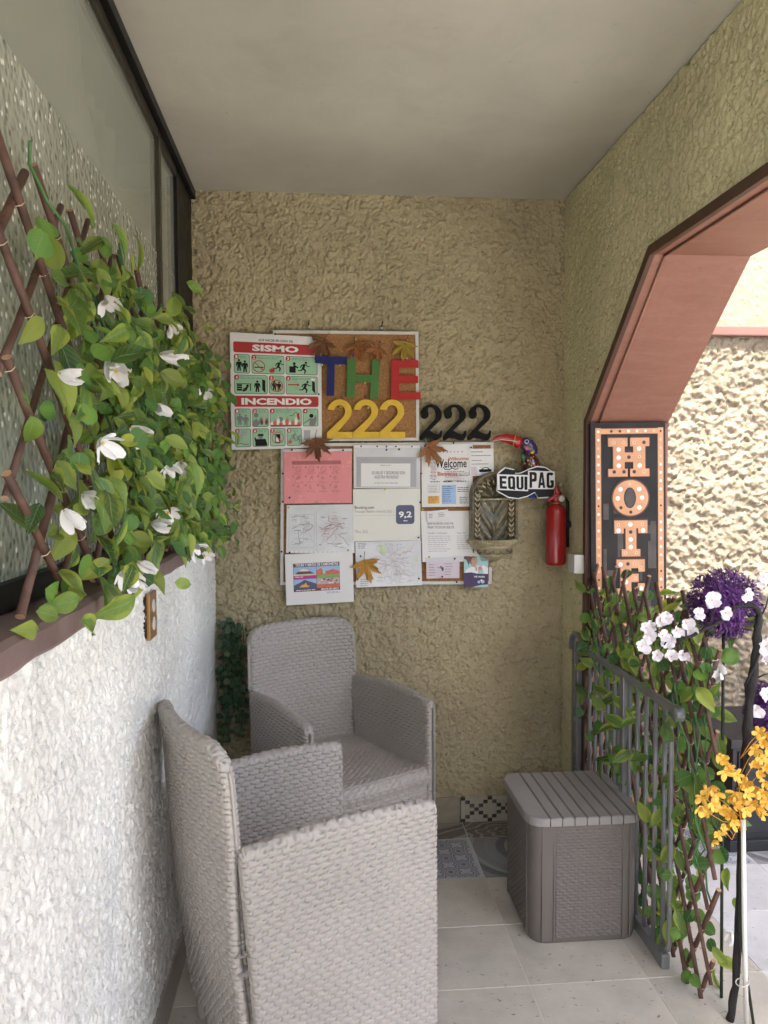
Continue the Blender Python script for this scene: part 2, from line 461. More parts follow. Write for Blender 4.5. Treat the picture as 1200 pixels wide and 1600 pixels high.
def mosaic_mat(name, kind):
    """flat printed pattern of a cement tile, in the tile's own 0-1 coordinates"""
    m, nt, p = nodes_of(name)
    tc = nt.nodes.new('ShaderNodeTexCoord')
    sep = nt.nodes.new('ShaderNodeSeparateXYZ')
    nt.links.new(tc.outputs['Generated'], sep.inputs[0])
    x, y = sep.outputs[0], sep.outputs[1]
    wear = noise(nt, tex_coord(nt, 'Object'), 45.0, 5.0, 0.7)
    if kind == 'star':
        n = 3.0
        a = mth(nt, 'COSINE', mth(nt, 'MULTIPLY', x, 2 * PI * n)); b = mth(nt, 'COSINE', mth(nt, 'MULTIPLY', y, 2 * PI * n))
        s1 = mth(nt, 'SINE', mth(nt, 'MULTIPLY', x, 2 * PI * n)); s2 = mth(nt, 'SINE', mth(nt, 'MULTIPLY', y, 2 * PI * n))
        q = mth(nt, 'ADD', mth(nt, 'MULTIPLY', mth(nt, 'ABSOLUTE', mth(nt, 'ADD', a, b)), 0.5), mth(nt, 'MULTIPLY', mth(nt, 'ABSOLUTE', mth(nt, 'MULTIPLY', s1, s2)), 0.55))
        lite, dark = (0.42, 0.44, 0.48), (0.10, 0.115, 0.15)
        col = ramp(nt, q, [(0.0, dark), (0.10, lite), (0.24, dark), (0.36, lite), (0.47, dark), (0.58, lite), (0.72, dark), (0.86, lite)], 'CONSTANT')
        ed = mth(nt, 'MAXIMUM', mth(nt, 'ABSOLUTE', mth(nt, 'SUBTRACT', x, 0.5)), mth(nt, 'ABSOLUTE', mth(nt, 'SUBTRACT', y, 0.5)))
        col = mixc(nt, ramp(nt, ed, [(0.468, 0.0), (0.472, 1.0)]), col, lite)
    elif kind == 'check':
        n = 9.0
        fx = mth(nt, 'FLOOR', mth(nt, 'MULTIPLY', x, n * 2.0)); fz = mth(nt, 'FLOOR', mth(nt, 'MULTIPLY', sep.outputs[2], n * 0.75))
        dd = mth(nt, 'PINGPONG', mth(nt, 'ADD', fx, 0.0), 3.0)
        e = mth(nt, 'PINGPONG', mth(nt, 'ADD', fz, 0.0), 3.0)
        hit = mth(nt, 'COMPARE', dd, e, 0.1)
        col = mixc(nt, hit, (0.42, 0.39, 0.30), (0.025, 0.022, 0.02))
    else:
        mp = nt.nodes.new('ShaderNodeMapping')
        mp.inputs['Location'].default_value = {'swirl': (-0.75, -0.62, 0), 'arc': (0.1, -1.15, 0), 'octagon': (-0.55, -0.2, 0)}[kind]
        nt.links.new(tc.outputs['Generated'], mp.inputs['Vector'])
        s2 = nt.nodes.new('ShaderNodeSeparateXYZ'); nt.links.new(mp.outputs[0], s2.inputs[0])
        ang = mth(nt, 'ARCTAN2', s2.outputs[1], s2.outputs[0])
        rad = mth(nt, 'SQRT', mth(nt, 'ADD', mth(nt, 'MULTIPLY', s2.outputs[0], s2.outputs[0]), mth(nt, 'MULTIPLY', s2.outputs[1], s2.outputs[1])))
        if kind == 'swirl':
            q = mth(nt, 'FRACT', mth(nt, 'ADD', mth(nt, 'MULTIPLY', rad, 2.4), mth(nt, 'MULTIPLY', ang, 0.159)))
            col = ramp(nt, q, [(0.0, (0.20, 0.20, 0.215)), (0.28, (0.30, 0.30, 0.31)), (0.42, (0.115, 0.115, 0.12)), (0.66, (0.235, 0.235, 0.25))], 'CONSTANT')
        elif kind == 'arc':
            q = mth(nt, 'FRACT', mth(nt, 'ADD', mth(nt, 'MULTIPLY', rad, 1.3), mth(nt, 'MULTIPLY', mth(nt, 'SINE', mth(nt, 'MULTIPLY', ang, 6.0)), 0.1)))
            col = ramp(nt, q, [(0.0, (0.30, 0.285, 0.25)), (0.45, (0.12, 0.105, 0.085)), (0.62, (0.33, 0.31, 0.27)), (0.68, (0.13, 0.115, 0.095))], 'CONSTANT')
        else:
            ax = mth(nt, 'ABSOLUTE', s2.outputs[0]); ay = mth(nt, 'ABSOLUTE', s2.outputs[1])
            oc = mth(nt, 'MAXIMUM', mth(nt, 'MAXIMUM', ax, ay), mth(nt, 'MULTIPLY', mth(nt, 'ADD', ax, ay), 0.72))
            q = mth(nt, 'FRACT', mth(nt, 'MULTIPLY', mth(nt, 'ADD', oc, mth(nt, 'MULTIPLY', mth(nt, 'SINE', mth(nt, 'MULTIPLY', ang, 8.0)), 0.03)), 3.6))
            col = ramp(nt, q, [(0.0, (0.14, 0.12, 0.10)), (0.40, (0.32, 0.295, 0.24)), (0.52, (0.11, 0.095, 0.08)), (0.85, (0.32, 0.295, 0.24))], 'CONSTANT')
    col = mixc(nt, ramp(nt, wear, [(0.45, 0.0), (0.75, 0.55)]), col, (0.27, 0.265, 0.25))
    nt.links.new(col, p.inputs['Base Color'])
    p.inputs['Roughness'].default_value = 0.4
    return m
for k in ('star', 'check', 'swirl', 'arc', 'octagon'):
    M['tile_' + k] = mosaic_mat('printed_tile_' + k, k)

def stone_tile_mat(name, col, spots):
    m, nt, p = nodes_of(name)
    oi = nt.nodes.new('ShaderNodeObjectInfo')
    tc = nt.nodes.new('ShaderNodeTexCoord')
    ad = nt.nodes.new('ShaderNodeVectorMath'); ad.operation = 'ADD'
    cb = nt.nodes.new('ShaderNodeCombineXYZ')
    nt.links.new(mth(nt, 'MULTIPLY', oi.outputs['Random'], 40.0), cb.inputs[0])
    nt.links.new(tc.outputs['Object'], ad.inputs[0]); nt.links.new(cb.outputs[0], ad.inputs[1])
    vec = ad.outputs[0]
    f1 = noise(nt, vec, 5.0, 6.0, 0.65)
    f2 = noise(nt, vec, 70.0, 4.0, 0.6)
    lo, hi = varied(col, 0.22)
    c = ramp(nt, f1, [(0.28, lo), (0.72, hi)])
    c = mixc(nt, mth(nt, 'MULTIPLY', mth(nt, 'SUBTRACT', oi.outputs['Random'], 0.5), 0.35), c, (0.45, 0.42, 0.36))
    st = nt.nodes.new('ShaderNodeMapping'); st.inputs['Scale'].default_value = (1.0, 1.9, 1.0); st.inputs['Rotation'].default_value = (0, 0, 0.5)
    nt.links.new(vec, st.inputs['Vector'])
    sp = ramp(nt, noise(nt, st.outputs[0], 46.0, 2.5, 0.6, 0.8), [(0.665, 0.0), (0.70, 1.0)])
    fl = ramp(nt, noise(nt, st.outputs[0], 31.0, 3.0, 0.65, 1.2), [(0.68, 0.0), (0.73, 1.0)])
    c = mixc(nt, mth(nt, 'MULTIPLY', fl, 0.6), c, (0.62, 0.60, 0.55))
    c = mixc(nt, mth(nt, 'MULTIPLY', sp, 0.85), c, spots)
    c = mixc(nt, ramp(nt, f2, [(0.60, 0.0), (0.75, 0.35)]), c, (0.46, 0.43, 0.37))
    nt.links.new(c, p.inputs['Base Color'])
    nt.links.new(mth(nt, 'ADD', mth(nt, 'MULTIPLY', f1, 0.3), 0.30), p.inputs['Roughness'])
    bump(nt, p, mth(nt, 'SUBTRACT', f2, sp), 0.12, 0.002)
    return m
M['stone_tile'] = stone_tile_mat('brown_grey_stone_tile', (0.45, 0.425, 0.375), (0.14, 0.10, 0.08))
M['court_tile'] = stone_tile_mat('pale_courtyard_tile', (0.52, 0.53, 0.56), (0.2, 0.2, 0.2))

# ------------------------------------------------------------------ relief noise
def lattice(u, v, seed):
    r = np.random.default_rng(seed)
    tab = r.normal(size=(256, 256, 2))
    tab /= np.linalg.norm(tab, axis=2, keepdims=True)
    iu = np.floor(u).astype(int); iv = np.floor(v).astype(int)
    fu = u - iu; fv = v - iv
    su = fu * fu * fu * (fu * (fu * 6 - 15) + 10); sv = fv * fv * fv * (fv * (fv * 6 - 15) + 10)
    def g(a, b, x, y):
        t = tab[a % 256, b % 256]
        return t[..., 0] * x + t[..., 1] * y
    n00 = g(iu, iv, fu, fv); n10 = g(iu + 1, iv, fu - 1, fv); n01 = g(iu, iv + 1, fu, fv - 1); n11 = g(iu + 1, iv + 1, fu - 1, fv - 1)
    return ((n00 * (1 - su) + n10 * su) * (1 - sv) + (n01 * (1 - su) + n11 * su) * sv) * 1.5

def lumps(u, v, su, sv, seed, warp=0.4):
    wu = lattice(u / su * 0.7, v / sv * 0.7, seed + 5) * warp
    wv = lattice(u / su * 0.7 + 31, v / sv * 0.7 + 17, seed + 6) * warp
    a = np.minimum(1.0, np.abs(lattice(u / su + wu, v / sv + wv, seed)) * 2.2)
    b = np.minimum(1.0, np.abs(lattice(u / su * 2.1 + 9, v / sv * 2.1 + 3, seed + 1)) * 2.2)
    c = lattice(u / su * 4.7, v / sv * 4.7, seed + 2)
    return 0.62 * np.sqrt(a) + 0.28 * np.sqrt(b) + 0.10 * c

def fbm(u, v, s, seed, n=4):
    t = 0; a = 1.0
    for k in range(n):
        t = t + a * lattice(u / s * 2.03 ** k + 5.3 * k, v / s * 2.03 ** k + 1.7 * k, seed + k)
        a *= 0.55
    return t

def tirol(u, v, s, seed, width=0.11, cover=-0.15, warp=0.5):
    """thrown stucco: rough lumps cut by short worm-like crevices"""
    w1 = lattice(u / s * 1.3, v / s * 1.3, seed + 50) * warp * s; w2 = lattice(u / s * 1.3 + 40, v / s * 1.3, seed + 51) * warp * s
    a = lattice((u + w1) / s, (v + w2) / s, seed + 60)
    b = lattice((u + w2) / (0.62 * s) + 7, (v + w1) / (0.62 * s), seed + 61)
    m1 = np.clip((lattice(u / (1.7 * s), v / (1.7 * s), seed + 62) - cover) * 4, 0, 1)
    m2 = np.clip((lattice(u / (1.5 * s) + 3, v / (1.5 * s), seed + 63) - cover - .05) * 4, 0, 1)
    cre = np.maximum(m1 * np.exp(-(a / width) ** 2), 0.8 * m2 * np.exp(-(b / (width * 1.2)) ** 2))
    return 0.55 + 0.28 * fbm(u, v, 0.8 * s, seed) + 0.25 * np.sqrt(np.minimum(1, np.abs(a) * 2)) - 0.95 * cre

def stucco_face(name, o, ud, vd, nd, w, h, step, fn, mats, parent=None, keep=None):
    """relief sheet: o corner, ud/vd unit axes, nd outward normal, fn(u, v) height in metres; keep(u, v) -> mask of cells"""
    nu = int(w / step) + 1; nv = int(h / step) + 1
    u, v = np.meshgrid(np.linspace(0, w, nu), np.linspace(0, h, nv), indexing='ij')
    hh = fn(u, v)
    o, ud, vd, nd = map(np.array, (o, ud, vd, nd))
    P = o + u[..., None] * ud + v[..., None] * vd + hh[..., None] * nd
    F = grid_faces(nu, nv)
    if keep is not None:
        cu = 0.5 * (u[:-1, :-1] + u[1:, 1:]); cv = 0.5 * (v[:-1, :-1] + v[1:, 1:])
        F = F[keep(cu, cv).reshape(-1)]
    if np.dot(np.cross(ud, vd), nd) < 0:
        F = F[:, ::-1]
    return link(name, mesh_np(name, P.reshape(-1, 3), F), mats, parent)

# ------------------------------------------------------------------ the setting
YB = 3.15       # back wall
XL = -0.425     # white wall
XW = -0.50      # window plane
XR = 1.025      # arcade wall
XR2 = 1.335     # its courtyard side
ZC = 2.59       # ceiling
YF = -1.25      # the porch is open behind the viewer
YL = -0.35      # the window wall stops here

g = MB().box(-60, 60, -60, 60, -0.30, -0.024)
tag(g.build('ground', M['ground']), kind='structure')

floor = MB().box(XL - 0.3, 5.2, -1.25, YB + 0.12, -0.022, -0.0016).build('floor', M['grout'])
tag(floor, kind='structure')
xs = [-0.45, -0.102, 0.243, 0.588, 0.935, 1.28, 1.625, 1.97, 2.315, 2.66, 3.005]
ys = [3.27, 2.992, 2.682, 2.388, 2.088, 1.783, 1.478, 1.173, 0.868, 0.563, 0.258]
SPECIAL = {(2, 0): 'tile_arc', (3, 0): 'tile_octagon', (2, 1): 'tile_star', (3, 1): 'tile_swirl', (1, 0): 'tile_octagon', (0, 0): 'tile_arc',
           (1, 1): 'tile_swirl', (0, 1): 'tile_octagon', (6, 1): 'tile_swirl', (7, 1): 'tile_octagon', (5, 1): 'tile_star', (8, 1): 'tile_arc'}
tile_cache = {}
for i in range(len(xs) - 1):
    for j in range(len(ys) - 1):
        x0, x1, y1, y0 = xs[i], xs[i + 1], ys[j], ys[j + 1]
        if j == 0: y1 = min(y1, YB + 0.02) if x1 < 1.2 else y1
        mk = SPECIAL.get((i, j), 'stone_tile' if x0 < 1.25 else 'court_tile')
        w, d = (x1 - x0) / 2 - 0.0022, (y1 - y0) / 2 - 0.0022
        key = (round(w, 4), round(d, 4), mk)
        if key not in tile_cache:
            tile_cache[key] = MB().box(-w, w, -d, d, -0.014, 0.0, bev=0.0012).mesh('tile')
        t = link('tile', tile_cache[key], M[mk], floor, Matrix.Translation(((x0 + x1) / 2, (y0 + y1) / 2, random.uniform(-0.0008, 0.0008))))

ceil = MB().box(-3.0, XR2, YF, YB + 0.2, ZC, ZC + 0.32, bev=0).build('ceiling', M['ceiling'])
tag(ceil, kind='structure')

# back wall
bw = thing('back_wall', 'khaki rough stucco wall behind the notice boards', 'wall', (0, YB, 0))
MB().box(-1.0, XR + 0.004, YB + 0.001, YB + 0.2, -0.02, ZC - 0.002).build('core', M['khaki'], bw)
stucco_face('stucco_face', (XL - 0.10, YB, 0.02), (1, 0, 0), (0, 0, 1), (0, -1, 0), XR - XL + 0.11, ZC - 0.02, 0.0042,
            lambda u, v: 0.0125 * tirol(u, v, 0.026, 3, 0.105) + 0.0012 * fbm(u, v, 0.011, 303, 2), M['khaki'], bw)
for i in range(5):
    x0 = [-0.425, -0.11, 0.235, 0.581, 0.928][i]; x1 = [-0.11, 0.235, 0.581, 0.928, 1.02][i]
    MB().box(x0 + 0.0015, x1 - 0.0015, YB - 0.022, YB - 0.001, 0.001, 0.108 - 0.002 * (i % 2), bev=0.0015).build('skirting_tile', M['tile_check'] if i == 3 else M['stone_base'], bw)

# white wall under the window, with sill and skirting
ww = thing('side_wall', 'white glossy textured wall under the window', 'wall', (XL, 1.0, 0))
MB().box(-0.62, XL - 0.001, YL, YB, -0.02, 1.188).build('core', M['white_wall'], ww)
stucco_face('stucco_face', (XL, 0.75, 0.06), (0, 1, 0), (0, 0, 1), (1, 0, 0), YB - 0.752, 1.13, 0.0046,
            lambda u, v: 0.0078 * tirol(u * 1.45, v, 0.029, 21, 0.14, -0.5, 0.6), M['white_wall'], ww)
MB().box(XL - 0.001, XL + 0.013, YL, YB - 0.01, 0.0, 0.104, bev=0.003).build('skirting', M['grey_base'], ww)
sl = MB()
nseg = 40
for k in range(nseg):
    pass
ss = MB()
pr = [(-0.60, 1.189), (XL + 0.012, 1.189), (XL + 0.016, 1.196), (XL + 0.016, 1.228), (XL + 0.008, 1.236), (-0.60, 1.242)]
rings = []
NS = 90
for k in range(NS + 1):
    y = 0.2 + (YB - 0.006 - 0.2) * k / NS
    w1 = 0.0008 * math.sin(k * 1.7) + 0.0009 * math.sin(k * 0.61)
    rings.append([(a + (w1 if q in (1, 2, 3, 4) else 0), y, b + (0.0015 * math.sin(k * 1.1 + q))) for q, (a, b) in enumerate(pr)])
vs = [p for r in rings for p in r]; n6 = len(pr)
fs = [(k * n6 + q, k * n6 + (q + 1) % n6, (k + 1) * n6 + (q + 1) % n6, (k + 1) * n6 + q) for k in range(NS) for q in range(n6)]
ss.add(vs, fs + [list(range(n6)), list(range((NS + 1) * n6 - 1, NS * n6 - 1, -1))])
ss.build('sill', M['sill'], ww)

# window above the sill
def glass_mat(name, kind):
    m, nt, p = nodes_of(name)
    vec = tex_coord(nt, 'Object')
    if kind == 'clear':
        p.inputs['Base Color'].default_value = (0.17, 0.175, 0.14, 1)
        p.inputs['Roughness'].default_value = 0.04
        f = noise(nt, vec, 1.6, 2.0)
        nt.links.new(ramp(nt, f, [(0.3, (0.52, 0.55, 0.48)), (0.7, (0.64, 0.67, 0.59))]), p.inputs['Base Color'])
        p.inputs['IOR'].default_value = 2.3
    else:
        mp = nt.nodes.new('ShaderNodeMapping'); mp.inputs['Scale'].default_value = (1, 1.1, 1.0)
        nt.links.new(vec, mp.inputs['Vector'])
        vo = nt.nodes.new('ShaderNodeTexVoronoi'); vo.inputs['Scale'].default_value = 64.0
        vo.feature = 'SMOOTH_F1'
        nt.links.new(mp.outputs[0], vo.inputs['Vector'])
        vc = nt.nodes.new('ShaderNodeTexVoronoi'); vc.inputs['Scale'].default_value = 64.0
        nt.links.new(mp.outputs[0], vc.inputs['Vector'])
        sepc = nt.nodes.new('ShaderNodeSeparateColor'); nt.links.new(vc.outputs['Color'], sepc.inputs[0])
        inside = ramp(nt, vc.outputs['Distance'], [(0.28, 1.0), (0.42, 0.0)])
        lite = mth(nt, 'MULTIPLY', inside, ramp(nt, sepc.outputs[0], [(0.80, 0.0), (0.84, 1.0)]))
        dark = mth(nt, 'MULTIPLY', inside, ramp(nt, sepc.outputs[1], [(0.70, 0.0), (0.78, 1.0)]))
        c = ramp(nt, noise(nt, vec, 3.0, 3.0), [(0.3, (0.30, 0.33, 0.27)), (0.7, (0.42, 0.445, 0.37))])
        c = mixc(nt, mth(nt, 'MULTIPLY', dark, 0.55), c, (0.10, 0.12, 0.10))
        c = mixc(nt, lite, c, (0.85, 0.85, 0.80))  # sparkle of the rippled film painted in as pale and dark spots
        nt.links.new(c, p.inputs['Base Color'])
        p.inputs['Roughness'].default_value = 0.16
        p.inputs['Specular IOR Level'].default_value = 0.8
        bump(nt, p, vo.outputs['Distance'], 0.55, 0.01)
    if kind == 'clear':
        tr = nt.nodes.new('ShaderNodeBsdfTransparent'); tr.inputs['Color'].default_value = (0.86, 0.90, 0.86, 1)
        mx = nt.nodes.new('ShaderNodeMixShader'); mx.inputs[0].default_value = 0.52
        nt.links.new(tr.outputs[0], mx.inputs[1]); nt.links.new(p.outputs[0], mx.inputs[2])
        nt.links.new(mx.outputs[0], nt.nodes['Material Output'].inputs['Surface'])
    return m
M['glass_clear'] = glass_mat('window_glass', 'clear')
M['glass_film'] = glass_mat('beaded_film_glass', 'film')
win = thing('window', 'dark framed window with beaded film on its lower panes above the mauve sill', 'window', (XW, 1.5, 1.24))
for (a, b) in ((YL, 1.105), (1.135, 2.515), (2.545, 2.83)):
    MB().box(XW - 0.012, XW - 0.006, a, b, 2.166, ZC - 0.03).build('pane', M['glass_clear'], win)
    MB().box(XW - 0.012, XW - 0.0045, a, b, 1.285, 2.1655).build('film_pane', M['glass_film'] if a < 2.5 else M['glass_clear'], win)
for y in (1.12, 2.53):
    MB().box(XW - 0.02, XW + 0.008, y - 0.016, y + 0.016, 1.28, ZC - 0.045, bev=0.002).build('mullion', M['bronze_frame'], win)
MB().box(XW - 0.03, XW + 0.006, 2.83, YB - 0.002, 1.244, ZC - 0.002, bev=0.002).build('end_stile', M['black_frame'], win)
MB().box(XW - 0.03, XW + 0.024, YL, YB - 0.004, ZC - 0.036, ZC - 0.003, bev=0.002).build('top_rail', M['black_frame'], win)
MB().box(XW - 0.03, XW + 0.006, YL, 2.83, ZC - 0.068, ZC - 0.0365, bev=0.002).build('top_bead', M['bronze_frame'], win)
MB().box(XW - 0.03, XW + 0.014, YL, 2.83, 1.243, 1.287, bev=0.003).build('bottom_rail', M['black_frame'], win)
M['room'] = mat('pale_room_paint', (0.72, 0.73, 0.66), 0.8, 0.05, 3.0)
M['curtain'] = mat('pale_curtain', (0.62, 0.62, 0.55), 0.9, 0.08, 6.0)
MB().box(-0.86, -0.80, YL, YB, 1.19, ZC - 0.002).build('room_wall', M['room'], win)
MB().box(-0.80, XW - 0.031, YL, YB, 1.17, 1.189).build('inner_sill', M['room'], win)
MB().box(-0.80, XW - 0.031, 2.90, YB, 1.19, ZC - 0.002).build('room_return', M['room'], win)
for (ya, yb) in ((0.55, 1.30), (1.98, 2.48)):
    yy = np.linspace(ya, yb, 90); zz = np.linspace(1.30, 2.50, 8)
    Y_, Z_ = np.meshgrid(yy, zz, indexing='ij')
    X_ = -0.62 + 0.022 * np.sin((Y_ - ya) * 2 * PI / 0.105 + 0.5 * np.sin(Y_ * 17)) * (0.7 + 0.3 * (2.5 - Z_))
    link('curtain', mesh_np('curtain', np.stack([X_, Y_, Z_], -1).reshape(-1, 3), grid_faces(90, 8)), M['curtain'], win)

# arcade wall with the chamfered arch
OP = [(2.85, -0.02), (2.85, 1.655), (2.30, 2.128), (-0.35, 2.128), (-0.90, 1.655), (-0.90, -0.02)]
aw = thing('arcade_wall', 'khaki stucco wall pierced by a terracotta chamfered arch', 'wall', (XR, 1.0, 0))
outl = [(YF, -0.02), (YF, ZC - 0.002), (YB + 0.15, ZC - 0.002), (YB + 0.15, -0.02)] + OP
MB().prism(outl, lambda a, b, d: (d, a, b), XR + 0.004, XR2, 0).build('core', M['terracotta'], aw)
def in_opening(y, z, grow=0.0):
    top = np.minimum(2.128 + grow, np.minimum(1.655 + grow + (2.85 + grow * 0.5 - y) * 0.86, 1.655 + grow + (y + 0.90 + grow * 0.5) * 0.86))
    return (y < 2.85 + grow) & (y > -0.90 - grow) & (z < top)
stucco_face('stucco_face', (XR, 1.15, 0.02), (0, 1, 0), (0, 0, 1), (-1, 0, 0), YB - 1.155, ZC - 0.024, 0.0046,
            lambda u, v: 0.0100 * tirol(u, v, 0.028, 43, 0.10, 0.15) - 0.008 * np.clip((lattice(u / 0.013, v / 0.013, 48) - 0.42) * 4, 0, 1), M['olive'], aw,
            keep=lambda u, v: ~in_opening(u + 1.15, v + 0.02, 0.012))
MB().box(XR - 0.003, XR + 0.003, YF, 1.149, 2.165, ZC - 0.004).build('plain_face', M['olive'], aw)
bd = MB()
def band_ring(o):       # inner and outer outline of the painted band
    return [(2.85 + o, 0.0), (2.85 + o, 1.655 + o * 0.35), (2.30 + o * 0.42, 2.128 + o), (-0.35 - o * 0.42, 2.128 + o), (-0.90 - o, 1.655 + o * 0.35), (-0.90 - o, 0.0)]
A, B_ = band_ring(-0.002), band_ring(0.028)
for i in range(5):
    q = [A[i], A[i + 1], B_[i + 1], B_[i]]
    bd.prism(q, lambda a, b, d: (d, a, b), XR - 0.0125, XR + 0.003)
bd.build('arch_band', M['brown_band'], aw)
# plaster edge line a little inside the reveal
for (a, b) in (((2.847, 1.65), (2.298, 2.124)), ((2.298, 2.124), (0.2, 2.124))):
    MB().tube([(XR + 0.035, a[0], a[1]), (XR + 0.035, (a[0] + b[0]) / 2, (a[1] + b[1]) / 2), (XR + 0.035, b[0], b[1])], 0.004, 6).build('plaster_seam', M['terracotta'], aw)
MB().box(XR + 0.006, XR2 - 0.002, 2.836, 2.849, 1.640, 1.653, bev=0.002).build('jamb_ledge', M['pink_paint'], aw)

# courtyard: sunlit wall, string course, wings that close the court
cw = thing('courtyard_wall', 'sunlit cream rough stucco wall across the courtyard', 'wall', (2.5, 3.30, 0))
MB().box(XR2 - 0.2, 6.5, 3.302, 3.5, -0.02, 4.6).build('core', M['cream'], cw)
stucco_face('stucco_face', (XR2 + 0.001, 3.30, 0.0), (1, 0, 0), (0, 0, 1), (0, -1, 0), 1.5, 2.09, 0.0056,
            lambda u, v: 0.016 * tirol(u, v, 0.060, 71, 0.16, 0.0) + 0.010 * fbm(u, v, 0.030, 77, 3), M['cream'], cw)
stucco_face('upper_face', (XR2 + 0.001, 3.30, 2.10), (1, 0, 0), (0, 0, 1), (0, -1, 0), 1.5, 1.6, 0.0075,
            lambda u, v: 0.006 * lumps(u, v, 0.03, 0.03, 91), M['cream'], cw)
MB().box(XR2 + 0.001, 6.4, 3.255, 3.299, 2.066, 2.108, bev=0.006).build('string_course', M['pink_paint'], cw)
sw = thing('hotel_wing', 'plain plastered building wing behind the porch', 'building', (2, -13, 0))
MB().box(-8.0, 9.0, -14.0, -13.0, -0.02, 5.0).build('wall', M['plaster_out'], sw)
bl = thing('sun_blocker_slab', 'unseen slab added above the courtyard to shade its floor', 'sun blocker', (3.8, -0.5, 4.0))  # out-of-view slab, added to keep direct sun off the court floor
MB().box(XR2 + 0.01, 6.4, -0.9, 1.42, 4.0, 4.15, bev=0.01).build('slab', M['plaster_out'], bl)
MB().box(XR2 + 0.03, 6.4, 1.34, 1.40, 3.86, 4.0, bev=0.01).build('blocker_edge', M['plaster_out'], bl)
ew = thing('garden_wall', 'low plastered wall on the far side of the court', 'wall', (5.3, 0, 0))
MB().box(5.2, 5.4, -8.0, 3.25, -0.02, 1.6).build('wall', M['plaster_out'], ew)
MB().box(5.17, 5.43, -8.0, 3.25, 1.6, 1.66, bev=0.01).build('coping', M['pink_paint'], ew)

pl = thing('planter_box', 'long black panelled planter box against the sunlit wall', 'planter', (1.9, 2.95, 0))
MB().box(1.58, 2.50, 2.79, 3.18, 0.03, 0.42, bev=0.004).build('body', M['planter'], pl)
MB().box(1.565, 2.515, 2.775, 3.195, 0.0, 0.045, bev=0.004).build('plinth', M['planter'], pl)
MB().box(1.565, 2.515, 2.775, 3.195, 0.405, 0.44, bev=0.004).build('rim', M['planter'], pl)
for k in range(6):
    MB().box(1.60 + k * 0.148, 1.735 + k * 0.148, 2.782, 2.792, 0.07, 0.39, bev=0.003).build('panel', M['planter'], pl)

# ------------------------------------------------------------------ rattan-look armchairs
PS, PH = 0.0305, 0.0136       # strap length and row height of the moulded weave

def weave(s, t, depth=0.0033):
    row = np.floor(t / PH)
    u = s / PS + 0.5 * (row % 2) + 0.07 * np.sin(row * 2.3)
    fu = u - np.floor(u); fv = t / PH - row
    def sm(a, b, x):
        q = np.clip((x - a) / (b - a), 0, 1); return q * q * (3 - 2 * q)
    dome = 0.58 + 0.42 * np.clip(np.sin(PI * fv), 0, 1) ** 0.5
    lift = sm(0.0, 0.75, fu) * (1 - sm(0.90, 1.0, fu))
    h = (0.42 + 0.58 * lift) * dome
    gap = np.exp(-(fv / 0.15) ** 2) + np.exp(-((1 - fv) / 0.15) ** 2)
    tuck = np.exp(-((fu - 0.03) / 0.06) ** 2) + np.exp(-((fu - 1.03) / 0.06) ** 2)
    h = h - 3.0 * gap * sm(0.55, 0.74, fu) * (1 - sm(0.99, 1.0, fu)) - 1.2 * tuck * (fv > 0.1) * (fv < 0.9)
    return depth * h

def displaced(P, h, closed_v=False):
    du = np.gradient(P, axis=0)
    if closed_v:
        dv = (np.roll(P, -1, 1) - np.roll(P, 1, 1))
    else:
        dv = np.gradient(P, axis=1)
    n = np.cross(du, dv)
    n /= np.maximum(1e-9, np.linalg.norm(n, axis=2, keepdims=True))
    return P + n * h[..., None]

def woven_slab(name, mid, L, ztop, zbot, T, mats, parent, ds=0.0030, dt=0.00165, rend=0.016):
    ns = max(8, int(L / ds)); s = np.linspace(0, 1, ns)
    # denser samples near the rounded ends
    s = np.unique(np.concatenate([s, np.linspace(0, rend / L, 9), 1 - np.linspace(0, rend / L, 9)]))
    ns = len(s)
    H = max(ztop(x) for x in s) - zbot
    nz = int(H / dt); na = 9
    Tm = T / 2
    P = np.zeros((ns, 2 * nz + na, 3)); tt = np.zeros((ns, 2 * nz + na))
    for i, x in enumerate(s):
        d = min(x, 1 - x) * L
        th = Tm * math.sqrt(max(0.0025, 1 - max(0.0, 1 - d / rend) ** 2))
        zt = ztop(x) - th
        zz = np.concatenate([np.linspace(zbot, zt, nz), zt + th * np.sin(np.linspace(0, PI, na + 2)[1:-1]), np.linspace(zt, zbot, nz)])
        oo = np.concatenate([np.full(nz, th), th * np.cos(np.linspace(0, PI, na + 2)[1:-1]), np.full(nz, -th)])
        e = 1e-3
        x0, x1 = max(0, x - e), min(1, x + e)
        m = mid(x, zz); dm = mid(x1, zz) - mid(x0, zz)
        nrm = np.stack([dm[:, 1], -dm[:, 0]], 1)
        nrm /= np.maximum(1e-9, np.linalg.norm(nrm, axis=1, keepdims=True))
        P[i, :, 0] = m[:, 0] + nrm[:, 0] * oo
        P[i, :, 1] = m[:, 1] + nrm[:, 1] * oo
        P[i, :, 2] = zz
        tt[i] = np.concatenate([zz[:nz], zt + Tm * np.linspace(0, PI, na + 2)[1:-1], zz[nz + na:] + 0.4 * PH])
    S = (s * L)[:, None] + np.zeros_like(tt)
    h = weave(S, tt)
    h *= np.clip(np.minimum(S, L - S) / 0.006, 0.0, 1.0)
    P = displaced(P, h)
    F = grid_faces(ns, 2 * nz + na)
    # close the two ends and the underside with strips between the faces
    k = 2 * nz + na
    caps = []
    for i in (0, ns - 1):
        for j in range(0, k // 2 - 1):
            q = [i * k + j, i * k + j + 1, i * k + k - 2 - j, i * k + k - 1 - j]
            caps.append(q if i else q[::-1])
    for i in range(ns - 1):
        caps.append([i * k, i * k + k - 1, (i + 1) * k + k - 1, (i + 1) * k])
    F = np.concatenate([F, np.array(caps)])
    return link(name, mesh_np(name, P.reshape(-1, 3), F), mats, parent, local=True)

